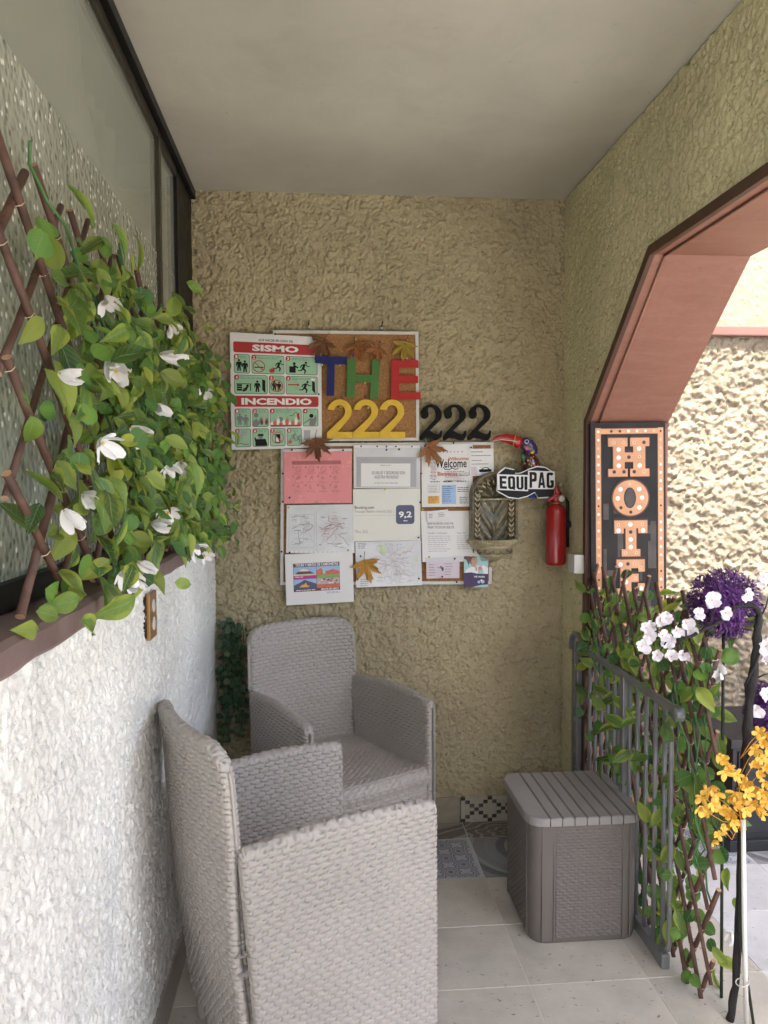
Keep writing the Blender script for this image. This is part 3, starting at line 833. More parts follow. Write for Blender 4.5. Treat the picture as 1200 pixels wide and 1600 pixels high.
CH = dict(xf=0.268, wf=0.261, zf=0.656, xr=-0.238, wr=0.238, zr=0.648, xb=-0.268, wb=0.231, zb=0.883, zs=0.416)

def make_chair(label):
    t = thing('armchair', label, 'armchair', (0, 0, 0), 'woven resin armchairs')
    def xrear(z):
        return -0.238 + np.clip((0.64 - z) / 0.54, 0, 1) * 0.045
    def arm_mid(sgn):
        def f(s, z):
            if sgn > 0: s = 1 - s
            xr = xrear(z)
            x = xr + s * (CH['xf'] - xr)
            y = CH['wr'] - 0.017 + (CH['wf'] - CH['wr']) * s + 0.008 * math.sin(PI * s)
            return np.stack([x, sgn * (y + 0 * z)], 1)
        return f
    def arm_top(sgn):
        def f(s):
            if sgn > 0: s = 1 - s
            d = (1 - s) * 0.506; r = 0.022
            drop = r - math.sqrt(max(0, r * r - (r - d) ** 2)) if d < r else 0.0
            return CH['zr'] + (CH['zf'] - CH['zr']) * s + 0.020 * math.sin(PI * min(1, s * 1.0)) - drop
        return f
    for sgn in (1, -1):
        woven_slab('arm', arm_mid(sgn), 0.506, arm_top(sgn), 0.10, 0.034, M['rattan'], t)
    def bx(z):
        return np.interp(z, [0.10, 0.42, 0.62, 0.80, 0.883], [-0.196, -0.232, -0.241, -0.252, -0.266])
    def bw(z):
        return np.interp(z, [0.10, 0.60, 0.66, 0.883], [0.212, 0.222, 0.234, 0.228])
    def back_mid(s, z):
        q = 1 - 2 * s
        return np.stack([bx(z) - 0.036 * (1 - q * q) * np.clip((z - 0.1) / 0.5, 0.25, 1.0), q * bw(z)], 1)
    def back_top(s):
        d = min(s, 1 - s) * 0.46; r = 0.062
        drop = r - math.sqrt(max(0, r * r - (r - d) ** 2)) if d < r else 0.0
        return CH['zb'] - drop + 0.006 * math.sin(PI * s)
    woven_slab('backrest', back_mid, 0.46, back_top, 0.10, 0.034, M['rattan'], t)
    # seam of the back frame: a smooth rim moulding down both edges above the arms
    for sgn in (1, -1):
        pts = []
        for k in range(12):
            z = 0.655 + 0.17 * k / 11
            pts.append((float(bx(z)) + 0.0, sgn * (float(bw(z)) + 0.001), z))
        MB().tube(pts, 0.0035, 6).build('rim_seam', M['rattan'], t, local=True)
    def front_mid(s, z):
        return np.stack([0.243 + 0.010 * math.sin(PI * s) + 0 * z, (2 * s - 1) * 0.226 + 0 * z], 1)
    woven_slab('front_panel', front_mid, 0.452, lambda s: 0.404, 0.10, 0.030, M['rattan'], t, rend=0.004)
    # seat: shallow dished sheet with a rolled front edge
    prof = [(x, 0.405 + 0.012 * ((x + 0.02) / 0.25) ** 2) for x in np.linspace(-0.242, 0.232, 150)]
    for a in np.linspace(0, PI * 0.75, 22)[1:]:
        prof.append((0.232 + 0.034 * math.sin(a), prof[149][1] - 0.034 + 0.034 * math.cos(a)))
    for x in np.linspace(0.24, -0.24, 12):
        prof.append((x, 0.372))
    prof = np.array(prof)
    arc = np.concatenate([[0], np.cumsum(np.linalg.norm(np.diff(prof, axis=0), axis=1))])
    ys_ = np.linspace(-0.236, 0.236, 130)
    P = np.zeros((len(ys_), len(prof), 3))
    P[..., 0] = prof[None, :, 0] + (0.010 * np.cos(ys_ / 0.236 * PI / 2))[:, None] * (prof[None, :, 0] > 0.2)
    P[..., 1] = ys_[:, None]
    P[..., 2] = prof[None, :, 1]
    S = ys_[:, None] + 0 * P[..., 0]; T = arc[None, :] + 0 * P[..., 0]
    h = weave(S, T) * (np.arange(len(prof)) < 171)[None, :]
    P = displaced(P, -h)
    link('seat', mesh_np('seat', P.reshape(-1, 3), grid_faces(len(ys_), len(prof))[:, ::-1]), M['rattan'], t, local=True)
    leg = MB().lathe([(0.0, 0.0), (0.012, 0.0), (0.0145, 0.004), (0.016, 0.05), (0.0165, 0.052), (0.0165, 0.058), (0.016, 0.06), (0.0185, 0.13), (0.0, 0.13)], (0, 0, 0), 16).mesh('leg')
    for x, y in ((0.247, 0.236), (0.247, -0.236), (-0.185, 0.20), (-0.185, -0.20)):
        link('leg', leg, M['rattan'], t, Matrix.Translation((x, y, 0)), local=True)
    return t

def copy_tree(o, parent=None):
    c = o.copy(); COL.objects.link(c)
    if parent is not None: c.parent = parent
    for ch in list(o.children):
        copy_tree(ch, c)
    return c

chair = make_chair('taupe woven resin armchair turned side-on, in front of the other chair beside the white wall')
chair.location = (-0.069, 1.949, 0.0); chair.rotation_euler = (0, 0, 0.464)
chair2 = copy_tree(chair)
chair2.location = (0.054, 2.785, 0.0); chair2.rotation_euler = (0, 0, -1.079)
chair2['label'] = 'grey woven resin armchair standing in the corner under the notice boards'

# ------------------------------------------------------------------ storage box with slatted lid
BX0, BX1, BY0, BY1 = 0.636, 0.996, 2.262, 2.622
bx = thing('storage_box', 'brown-grey resin storage box with slatted lid and woven panels beside the gate', 'storage box', ((BX0 + BX1) / 2, (BY0 + BY1) / 2, 0))
def rrect(x0, x1, y0, y1, r, n=8):
    pts = []
    for cx, cy, a in ((x1 - r, y1 - r, 0), (x0 + r, y1 - r, PI / 2), (x0 + r, y0 + r, PI), (x1 - r, y0 + r, 1.5 * PI)):
        for k in range(n + 1):
            t = a + PI / 2 * k / n
            pts.append((cx + r * math.cos(t), cy + r * math.sin(t)))
    return pts
body = MB()
lev = [(0.0, 0.016), (0.006, 0.012), (0.02, 0.010), (0.20, 0.008), (0.374, 0.005)]
rg = [[(a, b, z) for a, b in rrect(BX0 + i, BX1 - i, BY0 + i, BY1 - i, 0.045)] for z, i in lev]
n = len(rg[0])
vs = [p for r in rg for p in r]
body.add(vs, [(k * n + q, k * n + (q + 1) % n, (k + 1) * n + (q + 1) % n, (k + 1) * n + q) for k in range(len(lev) - 1) for q in range(n)], 0, True)
body.add(rg[-1], [list(range(n))]); body.add(rg[0], [list(range(n - 1, -1, -1))])
body.build('body', M['box_resin'], bx)
for x in (BX0 + 0.042, BX0 + 0.079, BX1 - 0.062, BX1 - 0.040):       # raised corner-post edges
    MB().box(x - 0.0022, x + 0.0022, BY0 + 0.0045, BY0 + 0.012, 0.012, 0.373, bev=0.001).build('post_edge', M['box_resin'], bx)
for y in (BY0 + 0.060, BY1 - 0.060):
    MB().box(BX0 + 0.0045, BX0 + 0.012, y - 0.0022, y + 0.0022, 0.012, 0.373, bev=0.001).build('post_edge', M['box_resin'], bx)
def woven_panel(o, ud, w, h, nd, parent):
    nu, nv = int(w / 0.0024), int(h / 0.0016)
    u, v = np.meshgrid(np.linspace(0, w, nu), np.linspace(0, h, nv), indexing='ij')
    hh = weave(u * 1.25 + 0.004, v * 1.4, 0.0024)
    ed = np.minimum(np.minimum(u, w - u), np.minimum(v, h - v))
    hh = np.where(ed < 0.002, -0.003, hh)
    P = np.array(o) + u[..., None] * np.array(ud) + v[..., None] * np.array((0, 0, 1.0)) + hh[..., None] * np.array(nd)
    F = grid_faces(nu, nv)
    if np.dot(np.cross(ud, (0, 0, 1)), nd) < 0: F = F[:, ::-1]
    link('woven_panel', mesh_np('woven_panel', P.reshape(-1, 3), F), M['box_resin'], parent)
woven_panel((BX0 + 0.083, BY0 + 0.0062, 0.018), (1, 0, 0), 0.211, 0.352, (0, -1, 0), bx)
woven_panel((BX0 + 0.0062, BY0 + 0.066, 0.018), (0, 1, 0), 0.228, 0.352, (-1, 0, 0), bx)
def ybound(x, x0, x1, y0, y1, r):
    d = min(x - x0, x1 - x)
    k = r - math.sqrt(max(0, r * r - (r - d) ** 2)) if d < r else 0
    return y0 + k, y1 - k
LX0, LX1, LY0, LY1 = BX0 - 0.004, BX1 + 0.006, BY0 - 0.004, BY1 + 0.004
edges = [LX0] + [LX0 + 0.067 + 0.0385 * k for k in range(8)] + [LX1]
for k in range(9):
    a, b = edges[k] + (0.0012 if k else 0), edges[k + 1] - (0.0012 if k < 8 else 0)
    xs_ = np.linspace(a, b, 9 if k in (0, 8) else 2)
    lo = [(x, ybound(x, LX0, LX1, LY0, LY1, 0.052)[0]) for x in xs_]
    hi = [(x, ybound(x, LX0, LX1, LY0, LY1, 0.052)[1]) for x in xs_][::-1]
    pts = lo + hi
    bm = bmesh.new()
    vv = [bm.verts.new((p[0], p[1], 0.378)) for p in pts]
    f = bm.faces.new(vv)
    ex = bmesh.ops.extrude_face_region(bm, geom=[f])
    for v in ex['geom']:
        if isinstance(v, bmesh.types.BMVert): v.co.z = 0.404
    bmesh.ops.bevel(bm, geom=[e for e in bm.edges if abs(e.verts[0].co.z - 0.404) < 1e-5 and abs(e.verts[1].co.z - 0.404) < 1e-5], offset=0.0022, segments=2, affect='EDGES')
    bmesh.ops.recalc_face_normals(bm, faces=bm.faces)
    me = bpy.data.meshes.new('slat'); bm.to_mesh(me); bm.free()
    link('slat', me, M['lid_resin'], bx)
MB().box(LX0 + 0.03, LX1 - 0.03, LY0 + 0.02, LY1 - 0.02, 0.374, 0.3865).build('lid_base', M['box_resin'], bx)

# ------------------------------------------------------------------ metal gate
GX = 1.007
gt = thing('safety_gate', 'grey metal pressure gate of upright bars across the arch', 'gate', (GX + 0.02, 2.5, 0))
MB().box(GX - 0.009, GX + 0.009, 2.062, 2.86, 0.778, 0.800, bev=0.004).build('top_rail', M['gate'], gt)
k = MB(); k.lathe([(0.0, -0.013), (0.019, -0.013), (0.022, -0.009), (0.022, 0.009), (0.019, 0.013), (0.0, 0.013)], (GX, 2.052, 0.783), 24, axis='x'); k.build('knob', M['gate'], gt)
MB().box(GX - 0.009, GX + 0.017, 2.118, 2.98, 0.0, 0.045, bev=0.006).build('foot_rail', M['gate'], gt)
for y in [2.135 + 0.066 * i for i in range(5)]:
    MB().tube([(GX, y, 0.045), (GX, y, 0.4), (GX, y, 0.778)], 0.0068, 10).build('bar', M['gate'], gt)
for y in [2.535 + 0.063 * i for i in range(5)]:
    MB().tube([(GX, y, 0.045), (GX, y, 0.4), (GX, y, 0.778)], 0.0068, 10).build('bar', M['gate'], gt)
# bent end bar of the extension and its hook at the foot
MB().tube([(GX, 2.135, 0.752), (GX, 2.115, 0.750), (GX, 2.098, 0.735), (GX, 2.092, 0.71), (GX, 2.092, 0.40), (GX, 2.092, 0.10), (GX, 2.098, 0.075), (GX, 2.115, 0.066), (GX, 2.135, 0.07)], 0.0072, 10).build('end_bar', M['gate'], gt)
MB().tube([(GX, 2.50, 0.05), (GX, 2.50, 0.70), (GX, 2.492, 0.735), (GX, 2.475, 0.752), (GX, 2.455, 0.755)], 0.0072, 10).build('end_bar', M['gate'], gt)
MB().box(GX - 0.012, GX + 0.012, 2.428, 2.462, 0.045, 0.790, bev=0.004).build('middle_post', M['gate'], gt)
for (y, w, x, z) in ((2.885, 0.018, GX - 0.01, 0.80), (2.93, 0.022, GX + 0.004, 0.80), (2.985, 0.030, GX + 0.008, 0.83)):
    MB().box(x - 0.010, x + 0.010, y - w / 2, y + w / 2, 0.0, z, bev=0.003).build('frame_post', M['gate'], gt)
arch = [(GX - 0.004, 2.985 - 0.085 + 0.06 * math.cos(a) , 0.795 + 0.035 * math.sin(a)) for a in np.linspace(0, PI, 14)]
MB().tube([(GX - 0.004, 2.99, 0.76)] + [(GX - 0.004, 2.92 + 0.068 * math.cos(a), 0.79 + 0.04 * math.sin(a)) for a in np.linspace(0, PI, 14)] + [(GX - 0.004, 2.852, 0.77)], 0.013, 10, flat=0.8).build('latch_arch', M['gate'], gt)

gt.rotation_euler = (0, 0, -0.015)

# ------------------------------------------------------------------ willow trellises and silk vines
def trellis(label, o_fn, y0, y1, z0, z1, spacing, slope, r, name='willow_trellis', jit=0.012):
    """o_fn(y, z) -> x of the trellis plane; two layers of crossing rods cut to the panel, ends staggered"""
    t = thing(name, label, 'trellis', (float(o_fn(y0, z0)), (y0 + y1) / 2, z0), 'willow trellises')
    H = z1 - z0
    ks = int((y1 - y0 + H / slope) / spacing) + 2
    cross = []
    for layer, sg in ((0, 1), (1, -1)):
        for k in range(ks):
            yt = (y0 + k * spacing) if sg < 0 else (y1 - k * spacing)       # where the rod meets the top
            # rod runs from (yt, z1) down, moving by sg*dz/slope ... direction away from yt
            a = (yt, z1 + random.uniform(-0.02, 0.035)); b = (yt - H / slope if sg < 0 else yt + H / slope, z0 + random.uniform(-0.004, 0.02))
            lo, hi = 0.0, 1.0
            dy = b[0] - a[0]
            for lim, s_ in ((y0 - random.uniform(0, .05), 1), (y1 + random.uniform(0, .03), -1)):
                ta = (lim - a[0]) / dy
                if (a[0] - lim) * s_ < 0: lo = max(lo, ta)
                if (b[0] - lim) * s_ < 0: hi = min(hi, ta)
            if hi - lo < 0.12: continue
            p = [(a[0] + dy * q, a[1] + (b[1] - a[1]) * q) for q in (lo, hi)]
            pts = []
            for q in np.linspace(0, 1, 5):
                y = p[0][0] + (p[1][0] - p[0][0]) * q; z = p[0][1] + (p[1][1] - p[0][1]) * q
                pts.append((o_fn(y, z) + (-0.85 * r if layer else 0.85 * r) + random.uniform(-.0012, .0012), y + random.uniform(-jit, jit) * .3, z))
            rr = r * random.uniform(0.86, 1.12)
            mb = MB().tube(pts, [rr * random.uniform(0.95, 1.05) for _ in pts], 8)
            c = len(mb.f)
            mb.m[c - 1] = 1; mb.m[c - 2] = 1
            mb.build('rod', [M['rod'], M['rod_end']], t)
            cross.append((p, pts))
    # staples at a share of the crossings
    wires = MB(); cnt = 0
    A_ = [c for c in cross if c[0][0][0] < c[0][1][0]]; B2 = [c for c in cross if c[0][0][0] >= c[0][1][0]]
    for pa, _ in A_:
        for pb, _ in B2:
            (ya, za), (yb, zb) = pa; (yc, zc), (yd, zd) = pb
            den = (yb - ya) * (zd - zc) - (zb - za) * (yd - yc)
            if abs(den) < 1e-9: continue
            q = ((yc - ya) * (zd - zc) - (zc - za) * (yd - yc)) / den
            w = ((yc - ya) * (zb - za) - (zc - za) * (yb - ya)) / den
            if 0.02 < q < 0.98 and 0.02 < w < 0.98:
                y = ya + (yb - ya) * q; z = za + (zb - za) * q; x = o_fn(y, z)
                ring = [(x + 2.1 * r * math.cos(a), y + 1.25 * r * math.sin(a) * .6, z + 1.3 * r * math.sin(a)) for a in np.linspace(0, 2 * PI, 9)]
                wires.tube(ring, 0.0011, 4, cap=False)
    tag(wires.build('staple_wire', M['wire'], t), kind='stuff')
    return t

def leaf_mesh(kind, seed):
    r = random.Random(seed)
    if kind == 'long':
        rows, cols, L, W = 8, 4, 1.0, 0.26
        wf = lambda t: W * (math.sin(PI * min(1, t * 1.02) ** 0.78) ** 0.85) if t < 1 else 0.004
        bend, fold, wav = r.uniform(0.05, 0.5), r.uniform(0.15, 0.55), r.uniform(0.0, 0.05)
    else:
        rows, cols, L, W = 7, 6, 0.92, 0.50
        wf = lambda t: W * math.sqrt(max(0.0, 1 - (2 * t - 0.95) ** 2 / 1.03)) if t > 0.02 else 0.10
        bend, fold, wav = r.uniform(-0.1, 0.35), r.uniform(-0.1, 0.3), r.uniform(0.01, 0.05)
    V, UV = [], []
    tw = r.uniform(-0.35, 0.35)
    for i in range(rows + 1):
        t = i / rows
        w = max(0.004, wf(t))
        for j in range(cols + 1):
            q = 2 * j / cols - 1
            x = q * w; y = t * L
            if kind == 'round' and i == 0: y = -0.06 * abs(q)
            z = -bend * t * t + fold * abs(x) + wav * math.sin(7 * t + 3 * q) + tw * x * t
            V.append((x, y, z)); UV.append((0.5 + 0.5 * q * min(1.0, w / W), t))
    return mesh_np('leaf', V, grid_faces(rows + 1, cols + 1), True, UV)

LEAVES = {k: [leaf_mesh(k, 10 * q + (3 if k == 'long' else 5)) for q in range(7)] for k in ('long', 'round')}
for k in LEAVES:
    for me in LEAVES[k]:
        me.materials.append(M['leaf_long'] if k == 'long' else M['leaf_round'])

def leaf_matrix(p, size, out, r, droop=0.5):
    """out: the side the leaf face is turned to"""
    n = (Vector(out) + Vector((r.gauss(0, .45), r.gauss(0, .45), r.gauss(0.25, .4)))).normalized()
    d = Vector((r.gauss(0.1, .5) * out[0], r.gauss(0, 0.9), r.gauss(-droop, .75)))
    d = d - n * d.dot(n)
    if d.length < 1e-3: d = Vector((0, 1, 0)) - n * n.y
    d.normalize()
    x = d.cross(n)
    m = Matrix(((x.x, d.x, n.x, p[0]), (x.y, d.y, n.y, p[1]), (x.z, d.z, n.z, p[2]), (0, 0, 0, 1)))
    return m @ Matrix.Diagonal((size, size, size, 1))

def scatter_leaves(parent, spots, out, seed, nparts=300, kinds=('long', 'round'), matname=None):
    """spots: (p, size, kind); the largest-showing 300 are parts, the rest one stuff part"""
    r = random.Random(seed)
    V, F, UV = {}, {}, {}
    for i, (p, size, kind) in enumerate(spots):
        me = r.choice(LEAVES[kind])
        m = leaf_matrix(p, size, out, r)
        if i < nparts:
            link('leaf', me, None, parent, m)
        else:
            k = kind
            V.setdefault(k, []); F.setdefault(k, []); UV.setdefault(k, [])
            b = sum(len(a) for a in V[k])
            n = len(me.vertices)
            co = np.empty(n * 3, dtype=np.float32); me.vertices.foreach_get('co', co); co = co.reshape(-1, 3)
            mm = np.array(m)
            V[k].append(co @ mm[:3, :3].T + mm[:3, 3])
            fi = np.empty(len(me.loops), dtype=np.int32); me.loops.foreach_get('vertex_index', fi)
            F[k].append(fi.reshape(-1, 4) + b)
            u = np.empty(len(me.loops) * 2, dtype=np.float32); me.uv_layers[0].data.foreach_get('uv', u)
            uv = np.zeros((n, 2), dtype=np.float32); uv[fi] = u.reshape(-1, 2)
            UV[k].append(uv)
    for k in V:
        o = link('leaf_mass', mesh_np('leaf_mass', np.concatenate(V[k]), np.concatenate(F[k]), True, np.concatenate(UV[k])), M['leaf_long'] if k == 'long' else M['leaf_round'], parent)
        tag(o, kind='stuff')

def petal_mesh(L, W, cup, seed):
    r = random.Random(seed)
    rows, cols = 6, 4
    V = []
    for i in range(rows + 1):
        t = i / rows
        w = W * (math.sin(PI * (0.08 + 0.84 * t) ** 1.25) ** 0.7)
        for j in range(cols + 1):
            q = 2 * j / cols - 1
            V.append((q * w, t * L, cup * L * (t * t * 0.6) - 0.25 * W * (q * q) + r.uniform(-.02, .02) * L * t))
    return mesh_np('petal', V, grid_faces(rows + 1, cols + 1))

def flower(parent, p, face, n, L, W, opening, pm, cm, seed, centre=True):
    """one flower: its own part; petals are its sub-parts"""
    r = random.Random(seed)
    f = Vector(face).normalized()
    u = f.orthogonal().normalized(); v = f.cross(u)
    c = MB()
    c.lathe([(0.0, 0.0), (0.06 * L, 0.01 * L), (0.075 * L, 0.10 * L), (0.04 * L, 0.2 * L), (0.0, 0.22 * L)], (0, 0, 0), 10)
    rot = Matrix(((u.x, v.x, f.x, p[0]), (u.y, v.y, f.y, p[1]), (u.z, v.z, f.z, p[2]), (0, 0, 0, 1)))
    o = c.build('flower', cm, parent, mw=rot)
    a0 = r.uniform(0, 6.28)
    for k in range(n):
        a = a0 + 2 * PI * k / n + r.uniform(-.15, .15)
        op = opening + r.uniform(-.18, .18)
        d = Matrix.Rotation(a, 4, 'Z') @ Matrix.Rotation(op, 4, 'X')
        q = bpy.data.objects.new('petal', r.choice(pm)); COL.objects.link(q)
        q.parent = o
        s = r.uniform(0.72, 1.15)
        q.matrix_basis = d @ Matrix.Diagonal((s, s, s, 1))
    return o

# trellis standing on the window sill
def xl_plane(y, z):
    return -0.424 - 0.045 * (z - 1.24) / 0.76
trellis('expanded willow trellis leaning on the window above the mauve sill', xl_plane, 1.14, 2.93, 1.243, 1.955, 0.178, 1.0, 0.0068)
vine1 = thing('flowering_vine', 'silk garland of variegated leaves and drooping white flowers hung over the window trellis', 'vine', (-0.42, 2.0, 1.25), 'silk vines on the trellises')
r = random.Random(5)
spots = []
def dens(y, z):
    a = min(1.0, max(0.0, (y - 1.10) / 0.62)) ** 1.1
    top = 1.84 + 0.06 * math.sin(y * 9)
    b = 1.0 if z < top - 0.1 else max(0.03, (top + 0.10 - z) / 0.20)
    return (0.22 + 0.78 * a) * b
while len(spots) < 1350:
    y = r.uniform(1.08, 2.98); z = r.uniform(1.235, 1.97)
    if r.random() > dens(y, z) or (1.72 < y < 2.1 and z < 1.30): continue
    x = xl_plane(y, z) + 0.010 + abs(r.gauss(0, 0.050)) + (0.03 if r.random() < .2 else 0)
    if z < 1.26: x = max(x, -0.40)
    kind = 'long' if r.random() < (0.64 if y < 2.4 else 0.45) else 'round'
    spots.append(((x, y, z), ((r.uniform(0.042, 0.078) if y < 1.9 else r.uniform(0.038, 0.070)) if kind == 'long' else r.uniform(0.028, 0.044)), kind))
spots.sort(key=lambda s: s[0][1] - 4.0 * s[0][0] - 8 * s[1])
scatter_leaves(vine1, spots, (1.0, -0.45, 0.15), 3)
def garland(parent, path, r0, seed, name='stem', mt='vine_stem'):
    rr = random.Random(seed)
    pts = []
    for a, b in zip(path[:-1], path[1:]):
        for q in np.linspace(0, 1, 7)[:-1]:
            p = Vector(a).lerp(Vector(b), q)
            pts.append(p + Vector((rr.gauss(0, .006), rr.gauss(0, .008), rr.gauss(0, .008))))
    pts.append(Vector(path[-1]))
    return MB().tube(pts, r0, 6).build(name, M[mt], parent)
for k in range(20):
    ya = r.uniform(1.15, 2.7); za = r.uniform(1.7, 1.97)
    yb = ya + r.uniform(.15, .5); zb = za - r.uniform(.3, .5)
    f = lambda y, z: (xl_plane(y, z) + 0.022 + r.uniform(0, .02), min(y, 2.95), max(z, 1.26))
    garland(vine1, [f(ya, za), f((ya + yb) / 2 + .06, (za + zb) / 2), f(yb, zb)], 0.0028, k)
pm_big = [petal_mesh(0.038, 0.0098, c, s) for c, s in ((0.3, 1), (0.7, 2), (-0.1, 3), (0.5, 12))]
for me in pm_big: me.materials.append(M['petal'])
FL = [(92, 583, -.385), (168, 562, -.37), (180, 578, -.35), (250, 553, -.36), (268, 562, -.36), (155, 690, -.345), (205, 668, -.36), (243, 632, -.36), (262, 727, -.36),
      (283, 722, -.345), (100, 797, -.375), (130, 772, -.38), (237, 818, -.36), (192, 893, -.34), (215, 878, -.345), (205, 905, -.34), (262, 800, -.36), (303, 852, -.33), (318, 868, -.33), (268, 508, -.38), (315, 610, -.35), (165, 470, -.40)]
for i, (a, b, X) in enumerate(FL):
    p = survey(a, b, X=X)
    sc = r.uniform(0.8, 1.1)
    flower(vine1, p, (r.uniform(.3, 1.0), r.uniform(-.9, .1), r.uniform(-1.0, -.05)), 6 if i % 3 else 5, 0.044, 0.0125, r.uniform(.45, 1.15), pm_big, M['stamen'], 50 + i)

# trellis in the arch behind the gate
def xr_plane(y, z):
    return 1.034 + 0.012 * (2.95 - y) + 0.004 * math.sin(y * 6)
trellis('tall willow trellis standing in the arch behind the metal gate', xr_plane, 1.95, 2.87, 0.004, 1.10, 0.085, 1.9, 0.0066)
vine2 = thing('flowering_vine', 'silk garland of broad green leaves wound through the arch trellis behind the gate', 'vine', (1.06, 2.4, 0.02), 'silk vines on the trellises')
spots = []
while len(spots) < 640:
    y = r.uniform(1.93, 2.84); z = r.uniform(0.04, 1.10)
    w = 0.42 + 0.5 * min(1, z / 0.8)
    if y < 2.12 and z < 0.9: w *= 0.8
    if z > 1.02: w *= 0.5
    if r.random() > w: continue
    side = r.random()
    x = xr_plane(y, z) + (max(-.025, r.gauss(0.015, 0.035)) if side < .90 or not .15 < z < .72 else r.uniform(-.075, -.03))
    if 0.62 < x < 1.02 and y > 2.25 and z < 0.42: continue
    kind = 'long' if r.random() < .55 else 'round'
    spots.append(((x, y, z), r.uniform(0.045, 0.085) if kind == 'long' else r.uniform(0.030, 0.048), kind))
spots.sort(key=lambda s: s[0][1] + 2.0 * s[0][0] - 8 * s[1])
scatter_leaves(vine2, spots, (-0.75, -0.65, 0.2), 8)
for k in range(9):
    ya = r.uniform(2.0, 2.8); za = r.uniform(.6, 1.08)
    f = lambda y, z: (xr_plane(y, z) - 0.02 + r.uniform(-.02, .04), min(max(y, 1.95), 2.82), max(z, .05))
    garland(vine2, [f(ya, za), f(ya - .12, za - .25), f(ya - .2, za - .5)], 0.0026, 30 + k)
for i, (a, b) in enumerate([(1063, 1063), (1125, 1050), (1120, 1035), (1020, 1140), (1098, 1215), (1012, 1150), (1145, 1460), (1090, 1200)]):
    flower(vine2, survey(a, b, X=1.06 if i != 6 else 1.12), (r.uniform(-.9, -.3), r.uniform(-.9, -.2), r.uniform(-.6, .3)), 5, 0.044, 0.0125, r.uniform(.6, 1.0), pm_big, M['stamen'], 90 + i)

# brush strokes on the terracotta paint
_m = M['terracotta']; _nt = _m.node_tree; _p = _nt.nodes['Principled BSDF']; _src = _p.inputs['Base Color'].links[0].from_socket
_s = noise(_nt, tex_coord(_nt, 'Object', (1.0, 5.0, 0.8)), 9.0, 6.0, 0.7, 0.6)
_c = mixc(_nt, ramp(_nt, _s, [(0.42, 0.0), (0.70, 0.55)]), _src, (0.34, 0.175, 0.125))
_c = mixc(_nt, ramp(_nt, noise(_nt, tex_coord(_nt), 34.0, 5.0, 0.7), [(0.66, 0.0), (0.72, 0.7)]), _c, (0.17, 0.07, 0.05))
_nt.links.new(_c, _p.inputs['Base Color'])

# little hanging plant in the corner
ivy = thing('hanging_ivy', 'dark green trailing ivy hanging on the wall in the corner behind the chairs', 'ivy', (-0.34, 3.10, 0.88))
r2 = random.Random(77)
cnt = 0
for k in range(9):
    x0 = -0.350 + r2.gauss(0, .024); ln = r2.uniform(.22, .47); y0 = 3.10 + r2.uniform(-.05, .01)
    pts = []
    for q in np.linspace(0, 1, 9):
        pts.append((x0 + (0.03 * math.sin(k) * q) - .01 * q + r2.gauss(0, .004), y0 + r2.gauss(0, .004) - .01 * math.sin(PI * q), 0.875 - ln * q))
    MB().tube(pts, 0.0014, 5).build('stem', M['dark_stem'], ivy)
    for q in np.linspace(0.03, 1, int(ln * 36)):
        a = pts[min(8, int(q * 8))]
        for sd in (-1, 1):
            p = (a[0] + sd * r2.uniform(.004, .016), a[1] - r2.uniform(0, .02), 0.875 - ln * q + r2.uniform(-.008, .008))
            if cnt < 300:
                me = LEAVES['round'][cnt % 7].copy() if cnt < 7 else IVM[cnt % 7]
                if cnt < 7:
                    me.materials.clear(); me.materials.append(M['leaf_dark'])
                    IVM = (IVM if cnt else []) + [me]
                link('leaf', me, None, ivy, leaf_matrix(p, r2.uniform(.018, .029), (0.3, -1, .1), r2, .9))
                cnt += 1

# ------------------------------------------------------------------ lettering and flat print
def text_shape(s, offset=0.0, shear=0.0):
    cu = bpy.data.curves.new('lettering', 'FONT')
    cu.body = s; cu.resolution_u = 2; cu.offset = offset; cu.shear = shear
    ob = bpy.data.objects.new('lettering', cu)
    me = bpy.data.meshes.new_from_object(ob)
    V = [(v.co.x, v.co.y) for v in me.vertices]
    F = [list(p.vertices) for p in me.polygons]
    bpy.data.objects.remove(ob); bpy.data.curves.remove(cu); bpy.data.meshes.remove(me)
    if not V: return [], []
    x0 = min(v[0] for v in V); x1 = max(v[0] for v in V); y0 = min(v[1] for v in V); y1 = max(v[1] for v in V)
    return [((x - x0) / max(1e-6, x1 - x0), 1 - (y - y0) / max(1e-6, y1 - y0)) for x, y in V], F

def circ(cx, cy, r, n=20, ry=None):
    ry = r if ry is None else ry
    return [(cx + r * math.cos(2 * PI * k / n), cy + ry * math.sin(2 * PI * k / n)) for k in range(n)]

